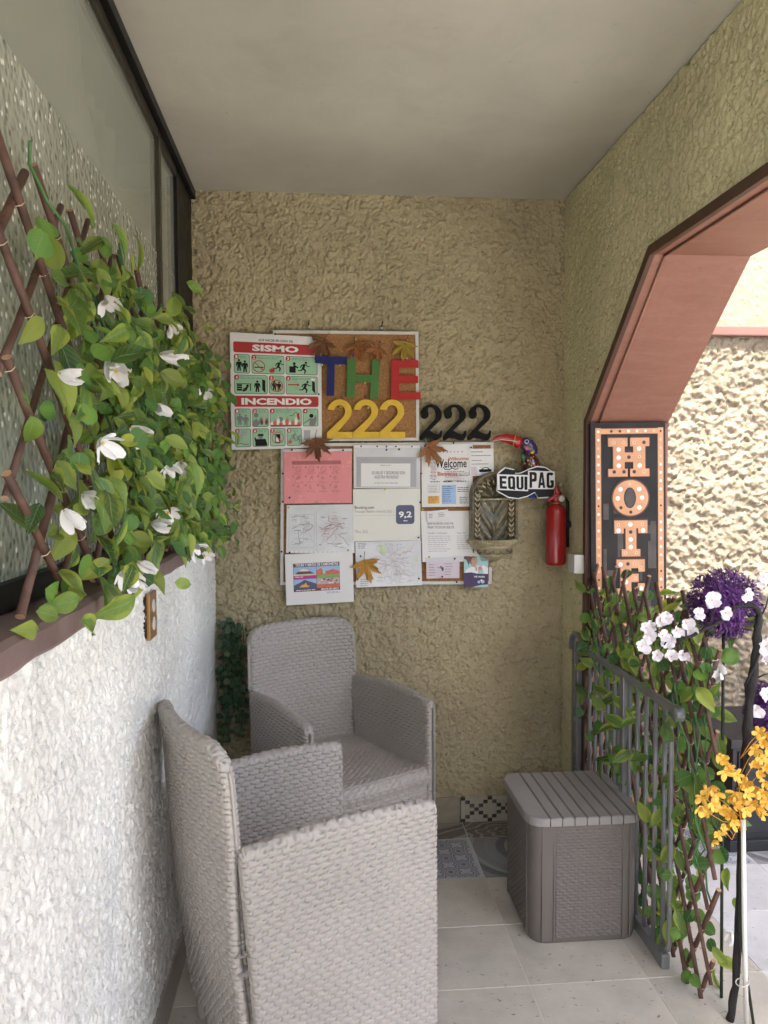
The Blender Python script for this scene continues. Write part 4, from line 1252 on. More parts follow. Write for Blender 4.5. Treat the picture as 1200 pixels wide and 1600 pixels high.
class Sheet:
    """a flat rectangular thing at its place on the wall; (u, v) run right and down over its face, d comes out of it"""
    def __init__(s, parent, corners, Y, wavy=0.0):
        s.c = [survey(px, py, Y=Y) for px, py in corners]      # TL TR BR BL
        s.parent = parent
        s.n = (s.c[1] - s.c[0]).cross(s.c[3] - s.c[0]).normalized()
        if s.n.y > 0: s.n = -s.n
        s.asp = (s.c[1] - s.c[0]).length / (s.c[3] - s.c[0]).length
        s.wavy = wavy; s.lay = {}
        s.ph = random.uniform(0, 6)
    def P(s, u, v, d=0.0):
        a = s.c[0].lerp(s.c[1], u); b = s.c[3].lerp(s.c[2], u)
        w = s.wavy * (0.5 + 0.5 * math.sin(u * 5.1 + s.ph) * math.cos(v * 4.3 + s.ph)) * (0.25 + v * 0.75)
        return a.lerp(b, v) + s.n * (d + w)
    def sheet(s, name, m, th, k=9):
        V = []
        for d in (0.0, -th):
            for i in range(k + 1):
                for j in range(k + 1):
                    V.append(s.P(i / k, j / k, d))
        F = []
        q = (k + 1) ** 2; w = k + 1
        for i in range(k):
            for j in range(k):
                a = [i * w + j, (i + 1) * w + j, (i + 1) * w + j + 1, i * w + j + 1]
                F.append(a[::-1]); F.append([x + q for x in a])
        for i in range(k):
            for (a, b) in ((i * w, (i + 1) * w), (i * w + k, (i + 1) * w + k), (i, i + 1), (k * w + i, k * w + i + 1)):
                F.append([a, b, b + q, a + q])
        return MB().add(V, F).build(name, m, s.parent)
    SEP = {'banner', 'banner_text', 'pictogram_panel', 'panel_outline', 'number_disc', 'picture', 'caption_band', 'border_strip', 'border_rim'}
    def put(s, name, m, V2, F, d):
        key = (name, m, len(s.lay) if name in s.SEP else -1)
        mb = s.lay.setdefault(key, MB())
        mb.add([s.P(u, v, d) for u, v in V2], F)
        mb.puts = getattr(mb, 'puts', 0) + 1
    def poly(s, name, m, pts, d=0.0006):
        s.put(name, m, pts, [list(range(len(pts)))], d)
    def rect(s, name, m, u0, v0, u1, v1, d=0.0006, k=4):
        V = []; F = []
        for i in range(k + 1):
            for j in range(k + 1):
                V.append((u0 + (u1 - u0) * i / k, v0 + (v1 - v0) * j / k))
        for i in range(k):
            for j in range(k):
                F.append([i * (k + 1) + j, i * (k + 1) + j + 1, (i + 1) * (k + 1) + j + 1, (i + 1) * (k + 1) + j])
        s.put(name, m, V, F, d)
    def rrect(s, name, m, u0, v0, u1, v1, r, d=0.0006):
        rv = r * s.asp
        pts = []
        for cx, cy, a in ((u1 - r, v1 - rv, 0), (u0 + r, v1 - rv, PI / 2), (u0 + r, v0 + rv, PI), (u1 - r, v0 + rv, 1.5 * PI)):
            for q in range(5):
                t = a + PI / 2 * q / 4
                pts.append((cx + r * math.cos(t), cy + rv * math.sin(t)))
        s.poly(name, m, pts, d)
    def text(s, name, m, txt, u0, v0, u1, v1, d=0.0010, off=0.0, shear=0.0):
        V, F = text_shape(txt, off, shear)
        s.put(name, m, [(u0 + a * (u1 - u0), v0 + b * (v1 - v0)) for a, b in V], F, d)
    def lines(s, name, m, u0, u1, v0, dv, n, h=0.010, seed=0, d=0.0007, ragged=0.35):
        r = random.Random(seed)
        for k in range(n):
            u = u0; e = u1 - (u1 - u0) * r.uniform(0, ragged)
            while u < e:
                w = min(e - u, r.uniform(0.02, 0.075))
                s.rect(name, m, u, v0 + dv * k, u + w, v0 + dv * k + h, d, 1)
                u += w + 0.011
    def seg(s, name, m, pts, w, d=0.0008):
        """stroked line in uv, width w in u units"""
        for (a, b) in zip(pts[:-1], pts[1:]):
            dx, dy = (b[0] - a[0]), (b[1] - a[1]) / s.asp
            L = math.hypot(dx, dy) or 1e-6
            nx, ny = -dy / L * w / 2, dx / L * w / 2 * s.asp
            s.put(name, m, [(a[0] + nx, a[1] + ny), (b[0] + nx, b[1] + ny), (b[0] - nx, b[1] - ny), (a[0] - nx, a[1] - ny)], [[0, 1, 2, 3]], d)
    def ring(s, name, m, cu, cv, r, w, d=0.0008, n=22):
        V = circ(cu, cv, r, n, r * s.asp) + circ(cu, cv, r - w, n, (r - w) * s.asp)
        s.put(name, m, V, [[k, (k + 1) % n, n + (k + 1) % n, n + k] for k in range(n)], d)
    def disc(s, name, m, cu, cv, r, d=0.0008, n=16):
        s.poly(name, m, circ(cu, cv, r, n, r * s.asp), d)
    def flush(s):
        for (name, m, _), mb in s.lay.items():
            o = mb.build(name, M[m], s.parent)
            if mb.puts > 1 or len(mb.f) > 30: tag(o, kind='stuff')
        s.lay = {}

def px_thing(name, label, cat, corners, Y, group=None):
    c = survey(sum(p[0] for p in corners) / 4, sum(p[1] for p in corners) / 4, Y=Y)
    return thing(name, label, cat, c, group)

# ------------------------------------------------------------------ cork boards
def cork_board(label, corners, Y, fw):
    t = px_thing('cork_board', label, 'cork board', corners, Y, 'cork boards on the back wall')
    s = Sheet(t, corners, Y)
    s.sheet('cork_sheet', M['cork'], 0.010, 2)
    e = [(0, 0), (1, 0), (1, 1), (0, 1)]
    fu = fw / (s.c[1] - s.c[0]).length; fv = fw / (s.c[3] - s.c[0]).length
    for (a, b, c, d_) in ((0, 0, 1, fv), (0, 1 - fv, 1, 1), (0, fv, fu, 1 - fv), (1 - fu, fv, 1, 1 - fv)):
        mb = MB()
        V = [s.P(a, b, -0.011), s.P(c, b, -0.011), s.P(c, d_, -0.011), s.P(a, d_, -0.011), s.P(a, b, 0.004), s.P(c, b, 0.004), s.P(c, d_, 0.004), s.P(a, d_, 0.004)]
        mb.add(V, [(0, 1, 2, 3), (4, 5, 6, 7), (0, 1, 5, 4), (1, 2, 6, 5), (2, 3, 7, 6), (3, 0, 4, 7)])
        mb.build('frame', M['alu'], t)
    return t, s
YU = 3.118
cork_board('upper cork board in a white frame carrying the coloured letters', [(426.5, 516), (653.5, 518.5), (655, 688.5), (428, 689.5)], YU, 0.012)
cork_board('wide lower cork board in a white frame covered with paper notices', [(439, 693), (771, 690.5), (768, 912.5), (438, 914)], YU + 0.004, 0.012)
for (a, b) in ((482, 510), (596, 512)):
    p = survey(a, b, Y=3.13)
    t = thing('wall_hook', 'small metal hook above the brown maple leaf' if a < 500 else 'small metal hook above the orange maple leaf', 'hook', p)
    MB().lathe([(0, -0.004), (0.007, -0.004), (0.007, 0.004), (0, 0.004)], p, 12, axis='y').build('rosette', M['steel'], t)
    MB().tube([p + Vector((0, 0, .003)), p + Vector((0.001, -.02, .004)), p + Vector((0.002, -.024, .016)), p + Vector((0.004, -.016, .022))], 0.0022, 6).build('hook_wire', M['black_plastic'], t)

# ------------------------------------------------------------------ safety poster
CP = [(359, 519), (502, 527), (503, 699), (362, 703)]
tp = px_thing('safety_poster', 'white safety poster with red SISMO and INCENDIO banners and mint pictogram panels', 'poster', CP, 3.105)
sp = Sheet(tp, CP, 3.106)
sp.sheet('board', M['poster'], 0.004, 2)
sp.text('heading', 'ink', 'QUE HACER EN CASO DE:', 0.31, 0.042, 0.69, 0.066, off=0.015)
for (v0, v1, txt, u0, u1) in ((0.075, 0.168, 'SISMO', 0.24, 0.75), (0.537, 0.632, 'INCENDIO', 0.115, 0.89)):
    sp.rrect('banner', 'red_ink', 0.035, v0, 0.965, v1, 0.022, 0.0006)
    sp.text('banner_text', 'white_ink', txt, u0, v0 + 0.019, u1, v1 - 0.017, 0.0012, off=0.045)
PAN = [(0.04, 0.183, 0.215, 0.345, '1'), (0.232, 0.183, 0.59, 0.345, '2'), (0.605, 0.183, 0.955, 0.345, '3'),
       (0.04, 0.358, 0.405, 0.520, '4'), (0.42, 0.358, 0.59, 0.520, '5'), (0.605, 0.358, 0.955, 0.520, '6'),
       (0.04, 0.648, 0.215, 0.806, '1'), (0.232, 0.648, 0.41, 0.806, '2'), (0.425, 0.648, 0.775, 0.806, '3'), (0.79, 0.648, 0.96, 0.806, '4'),
       (0.04, 0.820, 0.215, 0.978, '5'), (0.232, 0.820, 0.41, 0.978, '6'), (0.425, 0.820, 0.595, 0.978, '7'), (0.61, 0.820, 0.775, 0.978, '8')]
def man(s, cu, v0, h, m, d=0.0013):
    k = h / s.asp
    s.disc('pictogram', m, cu, v0 + 0.09 * h, 0.10 * h / s.asp, d, 12)
    B = [(-.17, .21), (.17, .21), (.24, .30), (.27, .58), (.19, .58), (.15, .38), (.14, .60), (.16, .99), (.05, .99), (.0, .66), (-.05, .99), (-.16, .99), (-.14, .60), (-.15, .38), (-.19, .58), (-.27, .58), (-.24, .30)]
    s.poly('pictogram', m, [(cu + a * h / s.asp, v0 + b * h) for a, b in B], d)
def runner(s, cu, v0, h, m, d=0.0013):
    q = h / s.asp
    s.disc('pictogram', m, cu + .20 * q, v0 + 0.08 * h, 0.095 * q, d, 12)
    for B in ([(.02, .18), (.20, .20), (.08, .55), (-.12, .52)], [(-.12, .50), (.06, .52), (.22, .70), (.14, .98), (.05, .96), (.09, .74), (-.06, .64)],
              [(-.10, .50), (.0, .58), (-.14, .76), (-.44, .76), (-.44, .69), (-.20, .68)], [(.02, .18), (.08, .26), (-.10, .34), (-.22, .52), (-.29, .48), (-.16, .27)],
              [(.16, .20), (.2, .3), (.32, .42), (.50, .38), (.49, .32), (.34, .35), (.24, .22)]):
        s.poly('pictogram', m, [(cu + a * q, v0 + b * h) for a, b in B], d)
def flame(s, cu, v1, w, h, m, d=0.0013):
    B = [(-.5, -.35), (-.42, -.62), (-.25, -.45), (-.18, -.85), (.02, -.55), (.08, -1.0), (.25, -.6), (.38, -.75), (.5, -.35), (.3, -.03), (-.3, -.03)]
    s.poly('flame_pictogram', m, [(cu + a * w, v1 + b * h) for a, b in B], d)
for k, (u0, v0, u1, v1, num) in enumerate(PAN):
    pale = k in (6, 7, 10, 11, 12, 13)
    blk = 'grey_ink' if pale else 'ink'
    red = 'pale_red' if pale else 'red_ink'
    sp.rrect('panel_outline', 'ink', u0, v0, u1, v1, 0.022, 0.0005)
    sp.rrect('pictogram_panel', 'mint', u0 + 0.005, v0 + 0.004, u1 - 0.005, v1 - 0.004, 0.019, 0.0009)
    sp.disc('number_disc', red, u0 + 0.028, v0 + 0.022, 0.026, 0.0013)
    sp.text('number', 'white_ink', num, u0 + 0.018, v0 + 0.010, u0 + 0.038, v0 + 0.034, 0.0017, off=0.03)
    sp.lines('small_print', 'grey_ink', u0 + 0.068, u1 - 0.02, v0 + 0.016, 0.012, 2, 0.004, k, 0.0012)
S_ = sp
man(S_, 0.095, 0.225, 0.10, 'ink'); man(S_, 0.16, 0.235, 0.10, 'ink')
S_.ring('no_smoking_sign', 'red_ink', 0.312, 0.282, 0.068, 0.010, 0.0014); S_.seg('no_smoking_sign', 'ink', [(0.262, 0.29), (0.362, 0.29)], 0.012, 0.0013); S_.seg('no_smoking_sign', 'red_ink', [(0.265, 0.247), (0.36, 0.317)], 0.010, 0.0016)
flame(S_, 0.455, 0.335, 0.065, 0.055, 'red_ink'); runner(S_, 0.525, 0.222, 0.10, 'ink')
S_.rect('cabinet_pictogram', 'ink', 0.645, 0.272, 0.715, 0.328, 0.0013); S_.disc('cabinet_pictogram', 'ink', 0.70, 0.247, 0.016, 0.0013); S_.seg('cabinet_pictogram', 'ink', [(0.69, 0.262), (0.742, 0.284)], 0.018, 0.0013)
runner(S_, 0.80, 0.228, 0.11, 'ink'); S_.seg('window_pictogram', 'ink', [(0.83, 0.20), (0.93, 0.20), (0.925, 0.285), (0.83, 0.265)], 0.004); S_.seg('window_pictogram', 'ink', [(0.61, 0.30), (0.80, 0.30), (0.95, 0.335)], 0.003)
S_.rect('desk_pictogram', 'ink', 0.065, 0.432, 0.225, 0.438, 0.0013); S_.rect('desk_pictogram', 'ink', 0.068, 0.44, 0.125, 0.455, 0.0013); S_.rect('desk_pictogram', 'ink', 0.068, 0.459, 0.125, 0.474, 0.0013); S_.rect('desk_pictogram', 'ink', 0.068, 0.478, 0.125, 0.494, 0.0013); S_.rect('desk_pictogram', 'ink', 0.212, 0.438, 0.222, 0.494, 0.0013)
S_.disc('pictogram', 'ink', 0.185, 0.452, 0.015, 0.0014); S_.seg('pictogram', 'ink', [(0.18, 0.46), (0.165, 0.488), (0.13, 0.494)], 0.022, 0.0014); S_.seg('pictogram', 'ink', [(0.17, 0.47), (0.14, 0.478)], 0.012, 0.0014)
man(S_, 0.292, 0.405, 0.10, 'ink'); S_.poly('door_pictogram', 'ink', [(0.345, 0.392), (0.38, 0.402), (0.38, 0.512), (0.345, 0.485)], 0.0013); S_.seg('door_pictogram', 'ink', [(0.045, 0.47), (0.335, 0.47)], 0.003)
S_.ring('no_crowd_sign', 'red_ink', 0.505, 0.448, 0.070, 0.010, 0.0014); man(S_, 0.48, 0.405, 0.085, 'ink', 0.0012); man(S_, 0.53, 0.412, 0.08, 'ink', 0.0012); S_.seg('no_crowd_sign', 'red_ink', [(0.46, 0.41), (0.55, 0.488)], 0.010, 0.0016)
S_.seg('arrow_pictogram', 'red_ink', [(0.63, 0.435), (0.735, 0.435)], 0.014, 0.0013); S_.poly('arrow_pictogram', 'red_ink', [(0.73, 0.422), (0.76, 0.435), (0.73, 0.449)], 0.0014)
runner(S_, 0.815, 0.40, 0.11, 'ink'); S_.poly('door_pictogram', 'ink', [(0.895, 0.398), (0.925, 0.408), (0.93, 0.512), (0.895, 0.482)], 0.0013); S_.rect('door_pictogram', 'white_ink', 0.885, 0.376, 0.925, 0.394, 0.0013); S_.seg('door_pictogram', 'ink', [(0.61, 0.478), (0.885, 0.478)], 0.003)
man(S_, 0.095, 0.690, 0.10, 'grey_ink'); man(S_, 0.16, 0.70, 0.095, 'grey_ink')
S_.disc('pictogram', 'grey_ink', 0.275, 0.705, 0.026, 0.0013); S_.poly('pictogram', 'grey_ink', [(0.237, 0.80), (0.24, 0.755), (0.28, 0.735), (0.30, 0.76), (0.325, 0.72), (0.335, 0.73), (0.315, 0.78), (0.29, 0.80)], 0.0013)
for q in range(3): flame(S_, 0.335 + 0.026 * q, 0.79 - 0.012 * (q % 2), 0.034, 0.075 + 0.015 * (q % 2), 'pink_line' if q % 2 else 'brown_print')
for q in range(10): flame(S_, 0.448 + 0.033 * q, 0.802, 0.042, 0.050 + 0.025 * (q % 3), 'coral_print' if q % 2 else 'white_ink', 0.0013 + 0.0001 * (q % 2))
S_.rect('flame_pictogram', 'red_ink', 0.435, 0.790, 0.765, 0.801, 0.0016); S_.poly('flame_pictogram', 'grey_ink', [(0.50, 0.735), (0.52, 0.722), (0.56, 0.722), (0.575, 0.74), (0.55, 0.765), (0.51, 0.765)], 0.0012)
S_.poly('extinguisher_pictogram', 'red_ink', [(0.722, 0.69), (0.748, 0.686), (0.757, 0.745), (0.731, 0.748)], 0.0014); S_.seg('extinguisher_pictogram', 'ink', [(0.64, 0.712), (0.68, 0.708), (0.70, 0.682), (0.73, 0.682)], 0.005, 0.0014)
S_.disc('pictogram', 'ink', 0.885, 0.712, 0.024, 0.0013); S_.poly('pictogram', 'grey_ink', [(0.86, 0.80), (0.865, 0.752), (0.80, 0.785), (0.80, 0.775), (0.865, 0.735), (0.91, 0.735), (0.935, 0.70), (0.945, 0.745), (0.925, 0.80)], 0.0013)
S_.poly('pictogram', 'pale_ink', [(0.055, 0.865), (0.13, 0.857), (0.195, 0.865), (0.10, 0.905), (0.055, 0.92)], 0.0012); S_.seg('pictogram', 'grey_ink', [(0.06, 0.955), (0.10, 0.945), (0.14, 0.957), (0.19, 0.957)], 0.012, 0.0013)
S_.rect('pictogram', 'ink', 0.292, 0.868, 0.352, 0.886, 0.0014); S_.disc('pictogram', 'grey_ink', 0.322, 0.892, 0.024, 0.0013); S_.poly('pictogram', 'ink', [(0.27, 0.912), (0.375, 0.912), (0.395, 0.96), (0.385, 0.972), (0.262, 0.972), (0.262, 0.94), (0.252, 0.90), (0.264, 0.897)], 0.0012)
S_.ring('no_lift_sign', 'pale_red', 0.51, 0.905, 0.068, 0.009, 0.0014); S_.rect('no_lift_sign', 'ink', 0.482, 0.872, 0.538, 0.948, 0.0011); S_.poly('no_lift_sign', 'white_ink', [(0.49, 0.88), (0.53, 0.94), (0.49, 0.94)], 0.0014); S_.seg('no_lift_sign', 'pale_red', [(0.465, 0.872), (0.555, 0.938)], 0.009, 0.0017)
flame(S_, 0.645, 0.962, 0.05, 0.05, 'pale_red'); runner(S_, 0.685, 0.862, 0.075, 'grey_ink'); runner(S_, 0.74, 0.88, 0.07, 'grey_ink')
sp.rect('side_note', 'pale_ink', 0.80, 0.84, 0.87, 0.93, 0.0006); sp.flush()

# ------------------------------------------------------------------ letters and digits
def solid(name, label, cat, outlines, corners, Y, th, m, group=None, bev=0.0):
    t = Sheet(None, corners, Y)
    mb = MB()
    for pts in outlines:
        mb.prism(pts, lambda a, b, d: t.P(a, b, d), 0.0, th)
    o = mb.build(name, M[m])
    return tag(o, label, cat, group)
Tl = [(0, 0), (1, 0), (1, .19), (.62, .19), (.60, 1), (.36, 1), (.38, .19), (0, .17)]
Hl = [(.02, 0), (.27, .01), (.27, .40), (.74, .41), (.76, .03), (1, .03), (.93, 1), (.68, .99), (.72, .60), (.25, .58), (.24, .96), (0, .95)]
El = [(.02, .0), (.94, .0), (.94, .19), (.28, .18), (.28, .40), (.92, .40), (.92, .58), (.27, .58), (.28, .83), (1, .82), (1, 1), (0, 1)]
solid('letter', 'dark blue foam letter T on the upper cork board', 'letter', [Tl], [(492.5, 556.5), (541.5, 558), (541.5, 618.5), (492.5, 618.5)], 3.088, 0.008, 'blue_letter', 'coloured foam letters')
solid('letter', 'green foam letter H on the upper cork board', 'letter', [Hl], [(541.5, 560), (594, 560), (594, 624), (541.5, 624)], 3.105, 0.008, 'green_letter', 'coloured foam letters')
solid('letter', 'red foam letter E on the upper cork board', 'letter', [El], [(611, 563), (656, 563.5), (657, 624), (610.5, 624)], 3.105, 0.008, 'red_letter', 'coloured foam letters')
def arc(cx, cy, rx, ry, a0, a1, n=14):
    return [(cx + rx * math.cos(math.radians(a0 + (a1 - a0) * k / n)), cy - ry * math.sin(math.radians(a0 + (a1 - a0) * k / n))) for k in range(n + 1)]
two = arc(.50, .30, .48, .30, 172, -38, 18) + [(.40, .82), (1.0, .82), (1.0, 1.0), (0, 1.0), (.0, .88)] + [(.52, .52)] + arc(.50, .315, .20, .155, -42, 165, 14)[0:]
two = arc(.50, .30, .48, .30, 172, -40, 18) + [(.42, .83), (1.0, .83), (1.0, 1.0), (.0, 1.0), (.0, .85)] + [(.60, .475)] + arc(.50, .31, .22, .165, -30, 168, 12)
for i, (x0, x1, w) in enumerate(((511, 551, 'first of the three, beside the safety poster'), (551.8, 592, 'in the middle between two others'), (592.4, 633, 'under the red letter E'))):
    solid('digit', 'yellow digit 2 on the cork board, ' + w, 'number', [two], [(x0, 624.3), (x1 - 1, 624.3), (x1, 685.3), (x0, 685)], 3.105, 0.007, 'yellow_digit', 'yellow foam digits')
# black serif twos: ball terminal, swelling stem and a waved foot
btwo = arc(.52, .28, .46, .28, 165, -35, 16) + [(.46, .72)] + [(.62, .79), (.80, .83), (.90, .80), (.95, .72), (1.0, .74), (.97, .90), (.88, .99), (.74, 1.0), (.52, .95), (.30, .92), (.12, .99), (.04, .99), (.02, .90), (.10, .82)] + [(.50, .53)] + arc(.50, .29, .22, .215, -32, 120, 10) + arc(.24, .27, .17, .13, 40, -140, 12)
for i, (x0, x1, w) in enumerate(((654.5, 690.5, 'next to the cork board frame'), (690.5, 728, 'between two others'), (729, 766.5, 'above the toucan bill'))):
    solid('digit', 'black wooden serif digit 2 on the stucco wall, ' + w, 'number', [btwo], [(x0, 632), (x1, 632.5), (x1, 688.5), (x0, 688.5)], 3.118, 0.012, 'black_digit', 'black wooden digits')

# ------------------------------------------------------------------ paper notices
YP = 3.108
def notice(label, corners, m, cat='notice', Y=YP, wavy=0.0032, th=0.0006, name='notice'):
    t = px_thing(name, label, cat, corners, Y, 'papers pinned to the lower board')
    s = Sheet(t, corners, Y, wavy)
    s.sheet('sheet', M[m], th)
    return s
s = notice('pink notice with faint rows of icons in a plastic sleeve', [(443, 702), (550, 701), (549.5, 786), (443.5, 787)], 'pink_paper')
s.rect('sleeve_strip', 'sleeve', 0, 0, 1, 0.045, 0.0005)
s.rect('title_bar', 'pink_ink', 0.12, 0.215, 0.84, 0.285); s.lines('title_text', 'pale_red', 0.13, 0.82, 0.238, .1, 1, .03, 3, .0012, 0)
for rr in range(3):
    for cc in range(4):
        u = 0.215 + 0.182 * cc; v = 0.37 + 0.165 * rr
        if rr == 0:
            s.ring('icon', 'pink_ink', u, v, 0.042, 0.006); s.seg('icon', 'pink_ink', [(u - .028, v - .04), (u + .028, v + .04)], 0.006)
        else:
            q = random.Random(rr * 9 + cc)
            s.seg('icon', 'pink_ink', [(u + q.uniform(-.04, .04), v + q.uniform(-.045, .045)) for _ in range(6)], 0.004)
            s.ring('icon', 'pink_ink', u + q.uniform(-.02, .02), v - .02, 0.016, 0.004)
        s.rect('icon', 'pink_ink', u - 0.085, v - 0.05, u - 0.065, v - 0.02)
        s.lines('caption', 'pink_ink', u - .06, u + .07, v + 0.065, .02, 2, .006, rr * 4 + cc)
s.flush()
s = notice('crumpled sleeve notice headed SU SALUD Y SEGURIDAD SON NUESTRA PRIORIDAD', [(552.5, 695.5), (657, 696), (656.5, 763), (552.6, 763)], 'sleeve')
s.rect('sleeve_strip', 'paper', 0.0, 0.0, 1, 0.055, .0005)
for u in (.11, .35, .49, .63, .87): s.disc('punch_hole', 'ink', u, .028, 0.012)
s.rect('border_print', 'pale_ink', 0.04, 0.27, 0.94, 0.97, .0006); s.rect('inner_panel', 'paper', 0.11, 0.42, 0.85, 0.96, .0009)
s.lines('heading', 'pale_ink', .40, .56, .455, .1, 1, .02, 2, .0012, 0)
s.text('slogan', 'grey_ink', 'SU SALUD Y SEGURIDAD SON', .27, .60, .77, .675, .0013, .01, .25); s.text('slogan', 'grey_ink', 'NUESTRA PRIORIDAD', .31, .70, .67, .775, .0013, .01, .25)
s.lines('small_print', 'pale_ink', .31, .66, .865, .1, 1, .02, 4, .0012, 0); s.flush()
def map_print(s, seed, u0, v0, u1, v1, n=26, col='pale_ink', col2='grey_ink'):
    q = random.Random(seed)
    for k in range(n):
        a = q.uniform(0, 2 * PI); cu, cv = u0 + (u1 - u0) * q.uniform(.3, .7), v0 + (v1 - v0) * q.uniform(.3, .7)
        pts = [(cu, cv)]
        for _ in range(5):
            a += q.gauss(0, .4)
            cu += .06 * math.cos(a) * (u1 - u0) * 1.6; cv += .06 * math.sin(a) * (v1 - v0) * 1.8
            if not (u0 < cu < u1 and v0 < cv < v1): break
            pts.append((cu, cv))
        if len(pts) > 1: s.seg('map_line', col2 if k % 4 == 0 else col, pts, 0.004 if k % 4 else 0.006, 0.0009)
    for k in range(int(n * 1.1)):
        u = q.uniform(u0, u1 - .1); v = q.uniform(v0, v1 - .02)
        s.lines('place_name', col2 if k % 3 == 0 else col, u, u + q.uniform(.04, .1), v, .02, 1, .011, k, .0011, 0)
s = notice('crumpled sleeve with two route maps side by side', [(448, 789.5), (553, 788), (554, 864), (447, 864)], 'sleeve', wavy=.003)
s.seg('map_frame', 'pale_ink', [(.04, .20), (.41, .20), (.41, .88), (.04, .88), (.04, .20)], .004); s.seg('map_frame', 'pale_ink', [(.44, .12), (.44, .95)], .004)
map_print(s, 4, .06, .22, .40, .86, 20, 'pale_ink', 'grey_ink'); map_print(s, 9, .47, .15, .93, .9, 34, 'pink_line', 'grey_ink')
s.rect('sleeve_strip', 'paper', 0.0, 0.955, 1, 1.0, .0006)
for u in np.linspace(.05, .95, 14): s.rect('punch_hole', 'pale_ink', u - .008, .968, u + .008, .99, .0009, 1)
s.flush()
s = notice('cream certificate reading Booking.com with a slate blue 9,2 score tile', [(551.5, 764.3), (656.8, 763.3), (656.8, 844.3), (552, 845.8)], 'paper_cream', 'certificate', YP - .002)
s.text('heading', 'grey_ink', 'Booking.com', .025, .325, .31, .395, off=.012); s.text('subtitle', 'pale_ink', 'Traveller Review Awards 2021', .025, .405, .575, .455)
s.seg('rule', 'pale_ink', [(.02, .505), (.62, .505)], .003); s.text('hotel_name', 'pale_ink', 'The 222', .028, .79, .215, .845)
s.rrect('score_tile', 'navy_tile', .635, .315, .91, .68, .045, .0007); s.text('score', 'white_ink', '9,2', .675, .435, .87, .575, .0013, .03); s.lines('score_note', 'white_ink', .745, .81, .61, .1, 1, .015, 5, .0013, 0); s.flush()
s = notice('street map print in a sleeve under the certificate, gold maple leaf on it', [(555, 846.5), (657.7, 844.7), (659.3, 914), (557, 918)], 'sleeve')
s.lines('map_key', 'grey_ink', .04, .18, .03, .035, 4, .012, 8); s.lines('map_key', 'grey_ink', .06, .2, .82, .045, 4, .012, 9)
map_print(s, 21, .24, .05, .92, .95, 44, 'pale_ink', 'pink_line')
s.poly('park_area', 'map_green', [(.36, .05), (.46, .12), (.47, .25), (.40, .33), (.36, .22)], .0007); s.poly('park_area', 'map_green', [(.90, .33), (.95, .35), (.94, .47), (.89, .45)], .0007); s.flush()
s = notice('white sheet with colourful four-picture tours advertisement, hanging lowest', [(445, 866.5), (551, 861.5), (552.8, 940), (447.5, 946)], 'paper', 'flyer', YP - .004, .002)
s.rect('advert_ground', 'brown_print', .115, .19, .80, .745, .0006)
s.text('advert_title', 'white_ink', 'TOURS Y RENTA DE CAMIONETAS', .15, .197, .78, .25, .0014, .03)
s.rect('picture', 'blue_print', .12, .262, .455, .43, .0009); s.poly('picture_mountain', 'brown_print', [(.12, .425), (.22, .31), (.26, .295), (.31, .305), (.455, .425)], .0012); s.poly('picture_snow', 'paper_cream', [(.19, .345), (.225, .31), (.26, .297), (.31, .307), (.36, .35)], .0015); s.rect('picture_field', 'map_green', .12, .40, .455, .43, .0016); s.rect('caption_band', 'magenta_print', .12, .43, .455, .492, .0012)
s.rect('picture', 'blue_print', .46, .262, .795, .43, .0009); s.poly('picture_houses', 'coral_print', [(.46, .43), (.46, .34), (.52, .30), (.60, .36), (.70, .33), (.795, .37), (.795, .43)], .0012); s.poly('picture_dome', 'teal_print', [(.55, .41), (.545, .33), (.57, .285), (.59, .34), (.59, .41)], .0015); s.rect('caption_band', 'green_print', .46, .43, .795, .492, .0017)
s.rect('picture', 'navy_tile', .12, .495, .455, .70, .0009); s.poly('picture_sky', 'blue_print', [(.12, .50), (.455, .50), (.455, .60), (.33, .54), (.28, .515), (.22, .56), (.12, .62)], .0012); s.poly('picture_church', 'orange_print', [(.20, .66), (.24, .61), (.27, .61), (.29, .575), (.31, .59), (.31, .62), (.36, .64), (.33, .66)], .0015)
s.rect('picture', 'pink_line', .46, .495, .795, .62, .0009)
q = random.Random(3)
for k in range(46): s.rect('picture_roofs', ['coral_print', 'brown_print', 'paper', 'blue_print', 'teal_print'][k % 5], *(lambda a, b: (a, b, a + q.uniform(.01, .035), b + q.uniform(.01, .03)))(q.uniform(.465, .755), q.uniform(.5, .59)), .0012 + .0001 * k, 1)
s.rect('caption_band', 'coral_print', .46, .62, .795, .685, .0062); s.lines('caption', 'white_ink', .14, .26, .45, .02, 1, .012, 1, .0018, 0); s.lines('caption', 'white_ink', .15, .43, .712, .02, 1, .014, 2, .0012, 0); s.lines('caption', 'white_ink', .52, .78, .70, .02, 2, .013, 3, .0012, 0)
s.lines('footer', 'grey_ink', .60, .86, .775, .022, 2, .008, 6); s.flush()
s = notice('white Welcome sheet of greetings in many languages', [(658.5, 695.5), (738.5, 693), (738.5, 791.5), (659, 792.3)], 'paper')
for k, (u, c) in enumerate(((.43, 'grey_ink'), (.50, 'grey_ink'), (.57, 'pale_red'), (.64, 'grey_ink'), (.71, 'grey_ink'), (.79, 'grey_ink'))): s.disc('emblem', c, u, .125, .012)
s.text('greeting', 'ink', 'Welcome', .27, .235, .88, .375, .0016, .012); s.text('greeting_red', 'pale_red', 'Willkommen', .52, .205, .94, .262, .0013, .012); s.text('greeting_red', 'pale_red', 'Bienvenue', .31, .435, .70, .505, .0013, .02)
s.seg('greeting_flourish', 'ink', [(.42, .36), (.46, .40), (.54, .405), (.60, .38), (.66, .405), (.72, .385)], .014, .0014); s.text('greeting', 'grey_ink', 'Ben Tudo', .73, .47, .96, .505, .0013)
q = random.Random(12)
